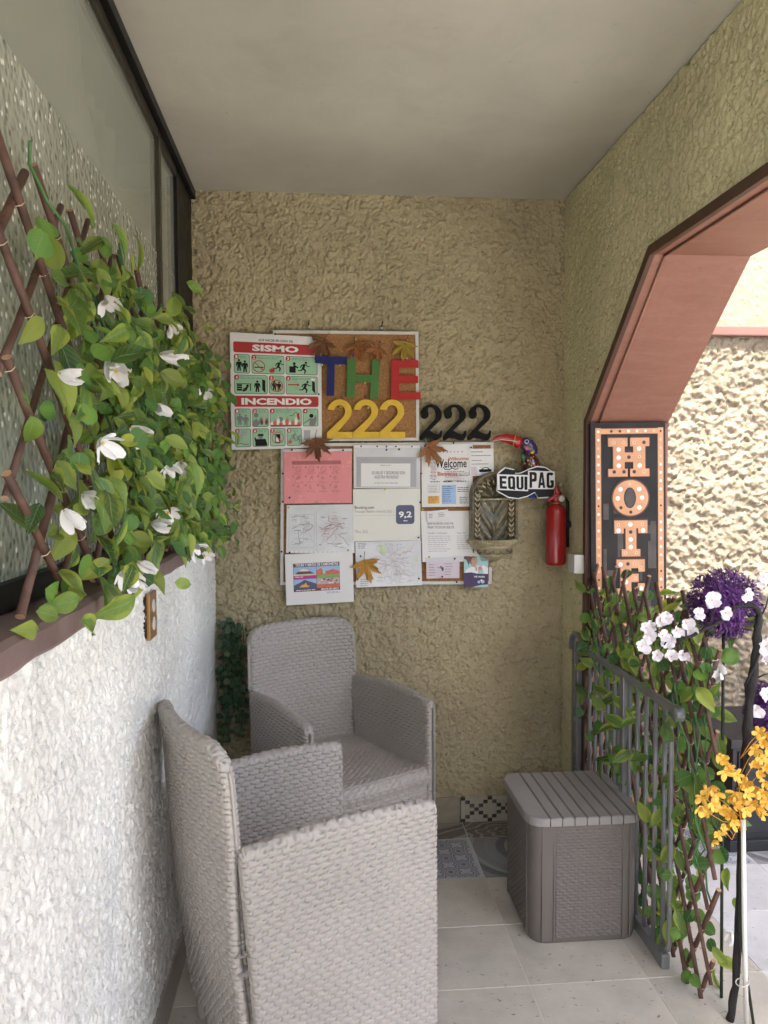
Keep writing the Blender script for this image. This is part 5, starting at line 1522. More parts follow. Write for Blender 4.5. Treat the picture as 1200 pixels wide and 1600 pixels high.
for k in range(16):
    v = .21 + .023 * k; s.lines('greeting_small', ['grey_ink', 'pale_red', 'pale_ink'][k % 3], .15 + q.uniform(0, .05), .30, v, .02, 1, .011, k, .0010, .3)
    if v > .38: s.lines('greeting_small', ['pale_ink', 'pink_line', 'grey_ink'][k % 3], .45, .95, v + .04, .02, 1, .011, k + 40, .0009, .4)
for u in (.17, .42, .68): s.lines('script_line', 'ink' if u == .42 else 'grey_ink', u, u + .19, .585, .02, 1, .018, int(u * 99), .0010, .1)
s.seg('text_box', 'pale_ink', [(.12, .645), (.345, .645), (.345, .765), (.12, .765), (.12, .645)], .006); s.lines('small_print', 'grey_ink', .14, .32, .665, .028, 4, .008, 7)
s.rect('amber_panel', 'orange_print', .12, .825, .345, .945); s.lines('small_print', 'brown_print', .135, .32, .835, .032, 4, .009, 8, .0012)
s.rect('blue_panel', 'blue_print', .39, .65, .67, .955); s.lines('small_print', 'navy_tile', .405, .6, .67, .033, 8, .010, 9, .0012)
s.lines('small_print', 'navy_tile', .70, .93, .69, .03, 3, .011, 10, .0010, .1); s.lines('small_print', 'navy_tile', .74, .92, .845, .03, 4, .011, 11, .0010, .25); s.flush()
s = notice('white business card with a small car drawing at the board corner', [(731, 701.3), (771, 700.7), (771.6, 743), (734, 743.8)], 'paper', 'card', YP - .003)
s.lines('handwriting', 'grey_ink', .12, .6, .10, .2, 1, .03, 1); s.lines('handwriting', 'grey_ink', .12, .9, .24, .2, 1, .03, 2, .0007, 0); s.lines('handwriting', 'grey_ink', .12, .55, .42, .2, 1, .03, 3); s.lines('handwriting', 'grey_ink', .10, .85, .55, .2, 1, .03, 4)
s.rect('lilac_panel', 'lilac_paper', .06, .66, .30, .97); s.rect('pale_panel', 'white_ink', .33, .66, .97, .97)
s.poly('car_drawing', 'ink', [(.38, .83), (.40, .77), (.50, .75), (.58, .70), (.74, .69), (.82, .75), (.90, .78), (.91, .84), (.84, .86), (.45, .87)], .0010); s.poly('car_drawing', 'white_ink', [(.55, .76), (.60, .72), (.72, .71), (.77, .76)], .0013)
s.poly('car_drawing', 'blue_print', circ(.66, .93, .22, 14, .03), .0009); s.lines('card_title', 'brown_print', .42, .9, .68, .1, 1, .012, 6, .0009, 0); s.flush()
s = notice('white emergency sheet headed QUE HACER EN CASO DE beside the stone basin', [(657.5, 798.5), (752, 798), (756.5, 877), (660, 878)], 'paper', 'notice', YP + .002)
s.text('heading', 'grey_ink', 'QUE HACER EN CASO DE:', .10, .225, .53, .275, off=.012); s.text('heading', 'grey_ink', 'WHAT TO DO IN CASE OF:', .10, .295, .54, .345, off=.012)
s.text('subheading', 'grey_ink', 'Temblor / earthquake', .10, .42, .42, .455); s.text('subheading', 'grey_ink', 'Fuego / fire', .58, .42, .72, .455)
s.lines('small_print', 'pale_ink', .10, .5, .49, .042, 8, .010, 3); s.lines('small_print', 'pale_ink', .57, .88, .49, .042, 7, .010, 4); s.flush()
s = notice('small white sticky label curling at the top of the emergency sheet', [(667, 799), (700, 796), (704, 812), (668, 815.5)], 'paper', 'label', YP - .004, .004)
s.lines('small_print', 'grey_ink', .08, .3, .28, .15, 3, .05, 5); s.lines('small_print', 'grey_ink', .5, .85, .25, .15, 3, .05, 6); s.flush()
s = notice('small pale pink card with a hand-washing icon', [(666, 872.8), (718, 870.7), (717.5, 903.2), (666, 904)], 'lilac_paper', 'card', YP - .003)
s.rect('sleeve_strip', 'sleeve', -.04, -.03, 1.08, .16, .0005); s.lines('small_print', 'grey_ink', .08, .3, .30, .13, 5, .03, 2); s.lines('small_print', 'grey_ink', .56, .8, .28, .13, 5, .03, 3)
s.poly('hand_icon', 'navy_tile', [(.40, .42), (.44, .50), (.47, .62), (.51, .66), (.53, .52), (.50, .40), (.48, .48), (.45, .38)], .0010); s.poly('hand_icon', 'pale_ink', [(.30, .46), (.36, .42), (.42, .46), (.38, .52)], .0011); s.flush()
s = notice('glossy WE WASH laundry flyer with a woman and a purple lower half', [(725, 869), (763, 869.5), (762, 917.2), (724.7, 917.2)], 'poster', 'flyer', YP - .005)
s.rect('photo_ground', 'teal_print', 0, 0, 1, .56, .0005); s.poly('photo_curtain', 'brown_print', [(0, 0), (.26, 0), (.24, .2), (.20, .30), (.10, .12), (0, .08)], .0007)
s.poly('photo_hair', 'brown_print', [(.24, .02), (.36, -.0), (.52, .02), (.50, .08), (.36, .20), (.30, .28), (.25, .2)], .0009); s.poly('photo_face', 'skin_print', circ(.42, .16, .13, 18, .135), .0011); s.poly('photo_face', 'skin_print', [(.33, .22), (.46, .26), (.48, .36), (.32, .36)], .0010)
s.poly('photo_robe', 'white_ink', [(.02, .56), (.12, .42), (.32, .33), (.48, .36), (.62, .30), (.70, .34), (.80, .28), (1, .38), (1, .56)], .0013); s.poly('photo_hands', 'skin_print', [(.56, .36), (.66, .31), (.76, .37), (.72, .45), (.60, .47)], .0016); s.poly('photo_hands', 'skin_print', [(.46, .36), (.53, .34), (.55, .46), (.48, .47)], .0016)
s.rect('photo_text', 'navy_tile', .66, .04, .97, .06, .0009); s.rect('photo_text', 'navy_tile', .68, .085, .97, .105, .0009); s.rect('photo_text', 'navy_tile', .70, .13, .97, .15, .0009)
s.poly('purple_half', 'purple_print', [(0, .54), (.3, .52), (.55, .56), (1, .57), (1, .92), (.7, .93), (.4, 1), (0, 1)], .0018); s.text('flyer_title', 'white_ink', 'WE WASH', .40, .63, .86, .69, .0024, .03)
s.poly('flyer_hands', 'teal_print', [(.10, .72), (.16, .62), (.22, .66), (.30, .64), (.32, .72), (.24, .84), (.26, .88), (.12, .87)], .0022); s.disc('bubble', 'lilac_paper', .36, .77, .045, .0022); s.disc('bubble', 'blue_print', .62, .83, .06, .0022); s.disc('bubble', 'teal_print', .78, .82, .075, .0022); s.disc('bubble', 'white_ink', .72, .78, .04, .0025)
s.poly('teal_corner', 'teal_print', [(.34, 1), (.5, .965), (.7, .93), (1, .91), (1, 1)], .0021); s.flush()

# ------------------------------------------------------------------ maple leaves
MAPLE = [(0, 1.0), (6, .80), (11, .80), (14, .60), (22, .40), (29, .60), (34, .66), (41, .96), (47, .70), (54, .70), (58, .50), (67, .36), (78, .56), (84, .58), (91, .78), (97, .52), (106, .48), (114, .30), (140, .20), (165, .19), (180, .12)]
def maple(label, px, py, size_px, tip_deg, Y, m, seed):
    c = survey(px, py, Y=Y); sz = size_px / 1200.0 * Y * 0.5
    rr = random.Random(seed)
    t = thing('maple_leaf', label, 'leaf', c, 'silk maple leaves pinned on the boards')
    out = MAPLE + [(360 - a, q * rr.uniform(.9, 1.08)) for a, q in MAPLE[-2:0:-1]]
    V = [(c.x, c.y, c.z)]; n = len(out)
    for ring in (0.5, 1.0):
        for a, q in out:
            th = math.radians(tip_deg + a); r_ = q * ring * sz * 1.12
            dx, dz = r_ * math.sin(th), r_ * math.cos(th)
            lift = 0.006 * ring * math.cos(math.radians(a * 7.2)) * q + 0.010 * ring * ring * (rr.random() if ring == 1 else .5)
            V.append((c.x + dx, c.y - lift, c.z + dz))
    F = [(0, 1 + i, 1 + (i + 1) % n) for i in range(n)] + [(1 + i, 1 + n + i, 1 + n + (i + 1) % n, 1 + (i + 1) % n) for i in range(n)]
    mb = MB(); mb.add(V, F, 0, True); mb.build('blade', m, t)
    th = math.radians(tip_deg + 180)
    MB().tube([c + Vector((0, -.001, 0)), c + Vector((math.sin(th) * sz * .3, -.004, math.cos(th) * sz * .3)), c + Vector((math.sin(th + .2) * sz * .62, -.003, math.cos(th + .2) * sz * .62))], 0.0011, 5).build('stem', M['dark_stem'], t)
    for a in (0, 41, 91, -41, -91):
        w = math.radians(tip_deg + a); q = .62 if a else .8
        MB().tube([c + Vector((0, -.0075, 0)), c + Vector((math.sin(w) * sz * q, -.0155, math.cos(w) * sz * q))], 0.0007, 4).build('vein', m, t)
mm = {'brown': maple_mat('brown_maple', (.085, .030, .012), (.16, .060, .020), (.24, .10, .03)), 'russet': maple_mat('russet_maple', (.11, .020, .010), (.26, .09, .018), (.30, .16, .03)),
      'orange': maple_mat('orange_maple', (.17, .055, .016), (.32, .125, .035), (.26, .12, .045)), 'yellow': maple_mat('yellow_maple', (.26, .15, .012), (.36, .25, .03), (.20, .19, .03)), 'gold': maple_mat('gold_maple', (.36, .15, .014), (.48, .24, .03), (.40, .22, .04))}
maple('dark brown maple leaf at the top beside the SISMO poster', 505, 534, 56, 205, 3.094, mm['brown'], 1)
maple('red and orange maple leaf above the green letter H', 556, 541, 48, 160, 3.100, mm['russet'], 2)
maple('dull orange maple leaf between the letters H and E at the top', 591, 545, 44, 215, 3.100, mm['orange'], 3)
maple('yellow-green maple leaf on the upper board corner above the letter E', 633, 538, 50, 190, 3.100, mm['yellow'], 4)
maple('brown maple leaf hanging over the poster foot and the pink notice', 494, 690, 60, 172, 3.090, mm['brown'], 5)
maple('orange maple leaf over the corner of the Welcome sheet', 670, 700, 58, 140, 3.096, mm['orange'], 6)
maple('golden maple leaf pinned on the street map', 571, 880, 60, 165, 3.096, mm['gold'], 7)

# ------------------------------------------------------------------ push pins
PINC = {'black': (0.015, 0.015, 0.018), 'blue': (0.03, 0.06, 0.32), 'yellow': (0.62, 0.50, 0.09), 'red': (0.32, 0.015, 0.03), 'white': (0.6, 0.6, 0.6), 'green': (0.02, 0.10, 0.06), 'navy': (0.03, 0.03, 0.12)}
for k, c in PINC.items(): M['pin_' + k] = mat('pin_' + k, c, 0.25, 0.0)
pin_me = {}
def pin(px, py, col, where):
    p = survey(px, py, Y=3.094)
    if col not in pin_me:
        pin_me[col] = MB().lathe([(0, -.0042), (.0034, -.0036), (.0040, -.0022), (.0026, -.0006), (.0026, .0012), (.0036, .0022), (.0008, .003), (.0006, .016), (0, .016)], (0, 0, 0), 10, axis='y').mesh('push_pin')
        pin_me[col].materials.append(M['pin_' + col])
    o = link('push_pin', pin_me[col], None, None, Matrix.Translation(p))
    tag(o, f'{col} push pin {where}', 'push pin', 'push pins in the boards')
for a in [(430, 522, 'green', 'at the top corner of the safety poster'), (490, 531, 'navy', 'in the dark brown maple leaf'), (498, 616, 'green', 'on the poster edge under the SISMO panels'), (449, 637, 'white', 'under the INCENDIO banner'),
          (503, 570, 'white', 'under the arm of the blue T'), (531, 571, 'white', 'beside the stem of the blue T'), (570, 598, 'yellow', 'under the bar of the green H'), (552, 555.5, 'blue', 'above the green H'), (534, 620, 'blue', 'at the foot of the blue T'), (571, 620, 'navy', 'at the foot of the green H'),
          (532, 636, 'yellow', 'in the first yellow digit'), (575, 637, 'white', 'in the middle yellow digit'), (636, 560, 'white', 'above the red E'), (555.5, 530, 'yellow', 'in the red and orange maple leaf'), (593, 535, 'navy', 'in the dull orange maple leaf'), (623.5, 702, 'black', 'on the strip of the SU SALUD sleeve'),
          (604, 703, 'blue', 'at the top of the SU SALUD sleeve'), (664, 697, 'navy', 'in the orange maple leaf by the Welcome sheet'), (456, 703, 'black', 'at the top of the pink notice'), (536, 703.5, 'black', 'on the top edge of the pink notice near SU SALUD'), (442, 740, 'black', 'on the board frame beside the pink notice'),
          (452.5, 777.5, 'navy', 'low on the pink notice'), (495, 785, 'yellow', 'under the pink notice'), (442, 784, 'black', 'on the board frame above the route maps'), (451, 793, 'yellow', 'at the corner of the route maps'), (601.5, 764, 'yellow', 'at the top of the certificate'), (654, 840, 'blue', 'at the foot of the certificate'),
          (544, 860, 'yellow', 'at the foot of the route maps'), (452.5, 863, 'black', 'at the corner of the tours sheet'), (440, 862, 'black', 'on the board frame beside the tours sheet'), (563.5, 869, 'navy', 'in the golden maple leaf'), (558.5, 905, 'black', 'low on the street map by the golden leaf'), (654.5, 904, 'red', 'low on the street map'),
          (708.5, 692, 'black', 'on the board rail above the Welcome sheet'), (736, 699, 'green', 'at the corner of the business card'), (658, 740, 'red', 'on the edge of the Welcome sheet'), (656.5, 785, 'black', 'on the board beside the Welcome sheet'), (660, 796, 'yellow', 'at the corner of the emergency sheet'),
          (670.5, 870, 'yellow', 'at the top of the pale pink card'), (710.5, 873, 'red', 'at the corner of the pale pink card'), (691, 901, 'red', 'at the foot of the pale pink card'), (742.5, 872, 'yellow', 'at the top of the laundry flyer'), (713.5, 909.5, 'black', 'on the bottom rail beside the laundry flyer')]:
    pin(*a)

# ------------------------------------------------------------------ ceramic wall basin
def glaze(nm, stops, hi, amt):
    m, nt, p = nodes_of(nm)
    vec = tex_coord(nt)
    f = noise(nt, vec, 14.0, 5.0, 0.65, 0.6); f2 = noise(nt, vec, 60.0, 4.0, 0.6)
    c = ramp(nt, f, stops)
    c = mixc(nt, ramp(nt, f2, [(0.50, 0.0), (0.66, amt)]), c, hi)
    nt.links.new(c, p.inputs['Base Color']); p.inputs['Roughness'].default_value = 0.32
    p.inputs['Coat Weight'].default_value = 0.35
    bump(nt, p, f2, 0.4, 0.003)
    return m
M['glaze'] = glaze('dark_olive_glaze', [(0.30, (0.035, 0.045, 0.028)), (0.48, (0.095, 0.085, 0.045)), (0.62, (0.17, 0.115, 0.055)), (0.78, (0.06, 0.05, 0.03))], (0.34, 0.28, 0.17), 0.5)
M['glaze_pale'] = glaze('cream_glaze', [(0.30, (0.16, 0.12, 0.055)), (0.45, (0.40, 0.33, 0.19)), (0.62, (0.58, 0.50, 0.33)), (0.78, (0.22, 0.19, 0.09))], (0.60, 0.55, 0.40), 0.6)
bc = survey(771, 845, Y=3.10)
wbn = thing('wall_basin', 'mottled glazed ceramic wall basin with a shell niche', 'wall basin', (bc.x, 3.12, bc.z))
CXB, RW = bc.x - 0.002, 0.100
ZS = bc.z + 0.185          # spring line of the arch
ZB0 = bc.z - 0.004
nu, nv = 90, 150
V = []
for i in range(nu):
    q = -1 + 2 * i / (nu - 1)
    for j in range(nv):
        z = ZB0 + (ZS + RW - 0.0005 - ZB0) * j / (nv - 1)
        w = RW if z < ZS else math.sqrt(max(1e-8, RW * RW - (z - ZS) ** 2))
        x = q * w
        ea = RW - (abs(x) if z < ZS else math.hypot(x, z - ZS))          # distance in from the outline
        if ea < 0.020: d = 0.026 + 0.014 * max(0.0, math.sin(PI * min(1, max(0, ea) / 0.020))) ** .7
        elif ea < 0.040:
            ang = math.atan2(max(0, z - ZS), x) * RW if z > ZS else z
            leafy = abs(math.sin(ang / 0.030 * PI + (ea - .030) * 110))
            d = 0.014 + 0.014 * leafy ** .5
        else:
            zz = z - (ZS - 0.010)
            rad = math.hypot(x, zz); ang = math.atan2(zz, x)
            if zz > 0:
                lob = abs(math.cos(ang * 3.5)); d = 0.002 + 0.018 * lob ** .5 * min(1, rad / 0.015) * max(0.1, 1 - 0.6 * (rad / 0.06) ** 3)
            elif zz > -0.010: d = 0.020
            else:
                t = -zz; v_ = abs(abs(x) - 0.55 * max(0, 0.115 - t))
                d = 0.002 + 0.011 * abs(math.sin((abs(x) * 1.0 + t * 0.62) / 0.034 * PI)) ** .5 + 0.010 * math.exp(-(v_ / 0.007) ** 2)
        edge = max(0.0, min(1, ea / 0.003))
        V.append((CXB + x, 3.136 - edge * (0.030 + d), z))
link('niche_plate', mesh_np('niche_plate', V, grid_faces(nu, nv)[:, ::-1]), M['glaze'], wbn)
prof = [(0.0, -.118), (0.014, -.116), (0.024, -.106), (0.026, -.096), (0.022, -.090), (0.030, -.084), (0.046, -.070), (0.060, -.062), (0.062, -.058), (0.060, -.055), (0.078, -.040), (0.094, -.024), (0.098, -.020), (0.097, -.016), (0.106, -.012), (0.109, -.006), (0.108, .006), (0.103, .010), (0.096, .006), (0.085, -.004), (0.0, -.03)]
mbn = MB().lathe(prof, (CXB, 3.142, bc.z), 44, a0=PI, a1=2 * PI, sx=1.0, sy=1.35)
mbn.build('bowl', M['glaze_pale'], wbn)
bd2 = MB()
for k in range(34):
    a = PI + PI * (k + .5) / 34
    bd2.lathe([(0, -.005), (.0042, -.003), (.0045, 0), (.0042, .003), (0, .005)], (CXB + .109 * math.cos(a), 3.142 + .147 * math.sin(a), bc.z), 6)
tag(bd2.build('bead_moulding', M['glaze_pale'], wbn), kind='stuff')
for k in range(7):
    a = PI + PI * (k + .5) / 7
    c = (CXB + .079 * math.cos(a), 3.142 + .1066 * math.sin(a), bc.z - .040)
    MB().tube([(c[0] + .016 * math.cos(b) * abs(math.sin(a)) , c[1] + .016 * math.cos(b) * math.cos(a) * -.6 - .003, c[2] + .010 * math.sin(b)) for b in np.linspace(0, 2 * PI, 13)], .0028, 6).build('relief_loop', M['glaze'], wbn)

for sd in (-1, 1):
    for k in range(9):          # cream acanthus leaves up both sides
        z = ZB0 + .022 + .021 * k
        x0 = CXB + sd * .070
        for q in (-1, 1):
            MB().tube([(x0, 3.078, z), (x0 + q * .007, 3.074, z + .007), (x0 + q * .011, 3.077, z + .016)], [.0034, .0030, .0012], 6).build('leaf_relief', M['glaze_pale'], wbn)
for k in range(9):
    a = PI * (k + .5) / 9
    MB().tube([(CXB + .058 * math.cos(a), 3.08, ZS - .01 + .058 * math.sin(a)), (CXB + .068 * math.cos(a + .06), 3.074, ZS - .01 + .068 * math.sin(a + .06)), (CXB + .078 * math.cos(a), 3.078, ZS - .01 + .078 * math.sin(a))], [.0040, .0036, .0012], 6).build('leaf_relief', M['glaze_pale'], wbn)
MB().tube([(CXB - .062, 3.082, ZS - .015), (CXB, 3.076, ZS - .014), (CXB + .062, 3.082, ZS - .011)], .0042, 8).build('cross_band', M['glaze_pale'], wbn)

# ------------------------------------------------------------------ painted toucan
def toucan_mat():
    m, nt, p = nodes_of('painted_breast')
    vec = tex_coord(nt)
    vo = nt.nodes.new('ShaderNodeTexVoronoi'); vo.inputs['Scale'].default_value = 95.0; nt.links.new(vec, vo.inputs['Vector'])
    sc = nt.nodes.new('ShaderNodeSeparateColor'); nt.links.new(vo.outputs['Color'], sc.inputs[0])
    dot = ramp(nt, vo.outputs['Distance'], [(0.30, 1.0), (0.36, 0.0)])
    cc = ramp(nt, sc.outputs[0], [(0.0, (0.45, 0.05, 0.03)), (0.4, (0.62, 0.36, 0.05)), (0.7, (0.5, 0.12, 0.05)), (0.9, (0.2, 0.3, 0.08))], 'CONSTANT')
    nt.links.new(mixc(nt, dot, (0.045, 0.018, 0.03), cc), p.inputs['Base Color'])
    p.inputs['Roughness'].default_value = 0.2; p.inputs['Coat Weight'].default_value = 0.6
    return m
M['t_breast'] = toucan_mat()
M['t_purple'] = mat('gloss_purple', (0.05, 0.035, 0.15), 0.2, 0.3, 30.0, coat=0.6)
M['t_red'] = mat('gloss_red', (0.42, 0.014, 0.014), 0.16, 0.06, 10.0, coat=0.7)
M['t_blue'] = mat('gloss_blue', (0.02, 0.07, 0.32), 0.2, 0.2, 40.0, coat=0.6)
M['t_green'] = mat('gloss_green', (0.05, 0.16, 0.08), 0.2, 0.2, 40.0, coat=0.6)
M['t_pink'] = mat('gloss_pink', (0.55, 0.16, 0.16), 0.2, 0.1, 40.0, coat=0.6)
tcp = survey(828, 720, Y=3.09)
tc_ = thing('toucan_figure', 'glossy painted toucan figure with a big red bill above the sign', 'figurine', tcp)
Q = lambda a, b, y=3.085: survey(a, b, Y=y)
MB().tube([Q(767.5, 690), Q(772, 686.5), Q(780, 684.5), Q(790, 684.5), Q(800, 686.5), Q(808, 690), Q(814, 694)], [.0015, .007, .013, .018, .0215, .0235, .0240], 18, flat=.8).build('bill', M['t_red'], tc_)
MB().tube([Q(768, 689.5, 3.068), Q(784, 687, 3.064), Q(800, 688.5, 3.061), Q(808, 690, 3.060)], .0012, 5).build('bill_line', M['white_ink'], tc_)
MB().tube([Q(806, 678, 3.075), Q(804, 688, 3.058), Q(801, 698, 3.075)], .0018, 5).build('bill_ring', M['orange_print'], tc_)
MB().tube([Q(813, 690), Q(818, 692), Q(825, 696), Q(830, 703), Q(833, 711)], [.016, .026, .030, .029, .022], 18, flat=.85).build('head', M['t_purple'], tc_)
MB().tube([Q(819, 706), Q(823, 713), Q(829, 722), Q(831, 733), Q(831, 742)], [.013, .030, .036, .038, .036], 18, flat=.8).build('breast', M['t_breast'], tc_)
MB().tube([Q(831, 737), Q(832, 752), Q(833, 766), Q(833, 778)], [.034, .036, .030, .018], 18, flat=.8).build('belly', M['t_blue'], tc_)
MB().tube([Q(815, 708, 3.07), Q(817, 714, 3.066), Q(819, 722, 3.07)], [.006, .011, .004], 10).build('throat_patch', M['t_green'], tc_)
MB().tube([Q(819, 697, 3.056), Q(823, 701, 3.053), Q(829, 700, 3.055)], [.004, .008, .003], 10, flat=.5).build('cheek_patch', M['t_pink'], tc_)
MB().tube([Q(829, 708, 3.058), Q(832, 707, 3.056), Q(835, 704, 3.06)], [.003, .007, .003], 10, flat=.5).build('yellow_patch', M['yellow_digit'], tc_)
ey = Q(823, 690, 3.0535)
MB().lathe([(0, -.003), (.0085, -.002), (.0085, .004), (0, .004)], ey, 18, axis='y').build('eye_ring', M['white_ink'], tc_)
MB().lathe([(0, -.0045), (.0058, -.0035), (.0058, 0), (0, 0)], ey, 16, axis='y').build('iris', M['t_blue'], tc_)
MB().lathe([(0, -.0058), (.003, -.005), (.003, 0), (0, 0)], ey, 12, axis='y').build('pupil', M['ink'], tc_)
MB().tube([Q(812, 668, 3.13), Q(818, 676, 3.09), Q(828, 700, 3.07)], .0011, 5).build('cord', M['cork'], tc_)
MB().tube([Q(830, 682, 3.10), Q(842, 705, 3.085), Q(853, 728, 3.075)], .0011, 5).build('cord', M['cork'], tc_)

# ------------------------------------------------------------------ EQUIPAG sign
CE = [(776, 728), (867, 728), (867, 780), (776, 780)]
te = px_thing('wooden_sign', 'black and white ribbon-shaped sign reading EQUIPAG in front of the toucan', 'sign', CE, 3.045)
se = Sheet(te, CE, 3.050)
rib = [(0.02, .22), (.10, .10), (.14, .04), (.30, .10), (.31, .22), (.42, .20), (.56, .08), (.70, .0), (.84, .03), (.97, .17), (1.0, .20), (1.0, .82), (1.0, .98), (.88, .96), (.72, .98), (.66, .80), (.52, .93), (.36, 1.0), (.2, .96), (.06, .82), (.0, .76)]
def grow(pts, f, c=(.5, .5)): return [(c[0] + (a - c[0]) * f, c[1] + (b - c[1]) * f) for a, b in pts]
MB().prism(rib, lambda a, b, d: se.P(a, b, d), -0.012, 0.0).build('ribbon', M['white_ink'], te)
ri = [(a + (.5 - a) * .03, b + (.5 - b) * .07) for a, b in rib]
MB().prism(ri, lambda a, b, d: se.P(a, b, d), -0.010, 0.0015).build('ribbon_face', M['black_plastic'], te)
for pts in ([(0.0, .25), (.535, .275), (.535, .76), (.015, .72)], [(.535, .14), (.995, .165), (.995, .70), (.535, .695)]):
    MB().prism(pts, lambda a, b, d: se.P(a, b, d), 0.0, 0.0045).build('letter_panel', M['white_ink'], te)
def cond(txt, quad):
    def oct_(u0, v0, u1, v1, cu, cv):
        return [(u0, v0 + cv), (u0 + cu, v0), (u1 - cu, v0), (u1, v0 + cv), (u1, v1 - cv), (u1 - cu, v1), (u0 + cu, v1), (u0, v1 - cv)]
    T, B = .36, .20          # stem width and bar height in the letter box
    def ring(v0=0., v1=1., skip=()):
        o = oct_(0, v0, 1, v1, .22, .10); i = oct_(T, v0 + B * .85, 1 - T, v1 - B * .85, .07, .04)
        return [[o[k], o[(k + 1) % 8], i[(k + 1) % 8], i[k]] for k in range(8) if k not in skip]
    G_ = {'E': [[(0, 0), (T, 0), (T, 1), (0, 1)], [(T, 0), (1, 0), (1, B), (T, B)], [(T, .40), (.9, .40), (.9, .59), (T, .59)], [(T, 1 - B), (1, 1 - B), (1, 1), (T, 1)]],
          'Q': ring() + [[(.52, .80), (.72, .74), (1.02, 1.04), (.80, 1.06)]],
          'U': [[(0, 0), (T, 0), (T, .84), (0, .86)], [(1 - T, 0), (1, 0), (1, .86), (1 - T, .84)], [(0, .86), (T, .84), (.5, .86), (.5, 1), (.22, 1)], [(1, .86), (.78, 1), (.5, 1), (.5, .86), (1 - T, .84)]],
          'I': [[(0, 0), (1, 0), (1, 1), (0, 1)]],
          'P': [[(0, 0), (T, 0), (T, 1), (0, 1)], [(T, 0), (.78, 0), (1, .10), (1, .2), (1 - T, .2), (T, .17)], [(1, .2), (1, .40), (1 - T, .40), (1 - T, .2)], [(1 - T, .40), (1, .40), (1, .52), (.78, .61), (T, .61), (T, .44)]],
          'A': [[(.30, 0), (.5, 0), (.5, .30), (.30, 1), (0, 1)], [(.5, 0), (.70, 0), (1, 1), (.70, 1), (.5, .30)], [(.40, .66), (.60, .66), (.66, .84), (.34, .84)]],
          'G': ring(skip=(3,)) + [[(.52, .50), (1, .50), (1, .66), (.52, .66)], [(1 - T, .66), (1, .66), (1, .90), (1 - T, .83)]]}
    wts = {'I': .42}
    tot = sum(wts.get(c, 1.0) for c in txt); pos = 0
    for ch in txt:
        w = wts.get(ch, 1.0) / tot
        u0, u1 = pos + w * .08, pos + w * .92
        pos += w
        mb = MB()
        for k, poly in enumerate(G_[ch]):
            vs = []
            for a, b in poly:
                u = u0 + a * (u1 - u0)
                tp_ = [quad[0][k2] + (quad[1][k2] - quad[0][k2]) * u for k2 in (0, 1)]; bt = [quad[3][k2] + (quad[2][k2] - quad[3][k2]) * u for k2 in (0, 1)]
                vs.append(se.P(tp_[0] + (bt[0] - tp_[0]) * b, tp_[1] + (bt[1] - tp_[1]) * b, 0.0055 + 0.0001 * k))
            mb.add(vs, [list(range(len(vs)))])
        mb.build('sign_letter', M['ink'], te)
cond('EQUI', [(0.03, .30), (.525, .32), (.525, .72), (.04, .68)])
cond('PAG', [(.545, .18), (.985, .20), (.985, .665), (.545, .655)])
MB().tube([se.P(.5, .5, -.012), se.P(.5, .5, -.06)], .006, 8).build('peg', M['black_plastic'], te)

# ------------------------------------------------------------------ fire extinguisher with its bracket
ex, ey_, ez = 0.958, 3.045, 1.095
fx = thing('fire_extinguisher', 'small red fire extinguisher hanging in the corner beside the HOTEL sign', 'extinguisher', (ex, ey_, ez))
MB().lathe([(0, -.002), (.034, -.002), (.040, .004), (.0415, .012), (.0415, .212), (.039, .226), (.031, .238), (.018, .245), (.016, .250), (0, .250)], (ex, ey_, ez), 36).build('cylinder', M['red_paint'], fx)
for z in (.028, .034): MB().lathe([(.0414, z - .001), (.0424, z), (.0414, z + .001)], (ex, ey_, ez), 36).build('weld_ring', M['red_paint'], fx)
MB().lathe([(0, .246), (.021, .247), (.021, .252), (0, .253)], (ex, ey_, ez), 20).build('collar', M['brass'], fx)
MB().lathe([(0, .252), (.017, .252), (.018, .262), (.018, .278), (.012, .284), (0, .285)], (ex, ey_, ez), 20).build('valve', M['red_paint'], fx)
MB().tube([(ex + .022, ey_ - .012, ez + .276), (ex - .005, ey_ - .012, ez + .281), (ex - .030, ey_ - .012, ez + .262), (ex - .035, ey_ - .012, ez + .255)], [.007, .010, .008, .006], 8, flat=.6).build('carry_handle', M['red_paint'], fx)
MB().tube([(ex + .016, ey_ - .01, ez + .283), (ex + .004, ey_ - .01, ez + .294), (ex - .004, ey_ - .01, ez + .308), (ex + .004, ey_ - .01, ez + .322)], [.009, .010, .008, .006], 8, flat=.6).build('lever', M['red_paint'], fx)
MB().lathe([(0, -.005), (.0125, -.005), (.0135, .004), (0, .004)], (ex + .016, ey_ - .024, ez + .268), 18, axis='y').build('gauge', M['white_plastic'], fx)
MB().tube([(ex + .022, ey_, ez + .270), (ex + .040, ey_, ez + .268), (ex + .0475, ey_ - .004, ez + .255), (ex + .0485, ey_ - .004, ez + .16), (ex + .049, ey_ - .004, ez + .07)], .006, 8).build('hose', M['black_plastic'], fx)
MB().box(ex + .040, XR - .004, ey_ - .012, ey_ + .012, ez + .15, ez + .175, bev=.002).build('bracket', M['black_plastic'], fx)
p = survey(902, 880, X=1.0)
jb = thing('junction_box', 'small off-white junction box on the wall under the extinguisher', 'junction box', p)
MB().box(.975, XR - .003, p.y - .038, p.y + .038, p.z - .036, p.z + .036, bev=.004).build('box', M['white_plastic'], jb)
MB().box(.978, .9795, p.y + .0, p.y + .02, p.z + .036, p.z + .0365).build('slot', M['black_plastic'], jb)

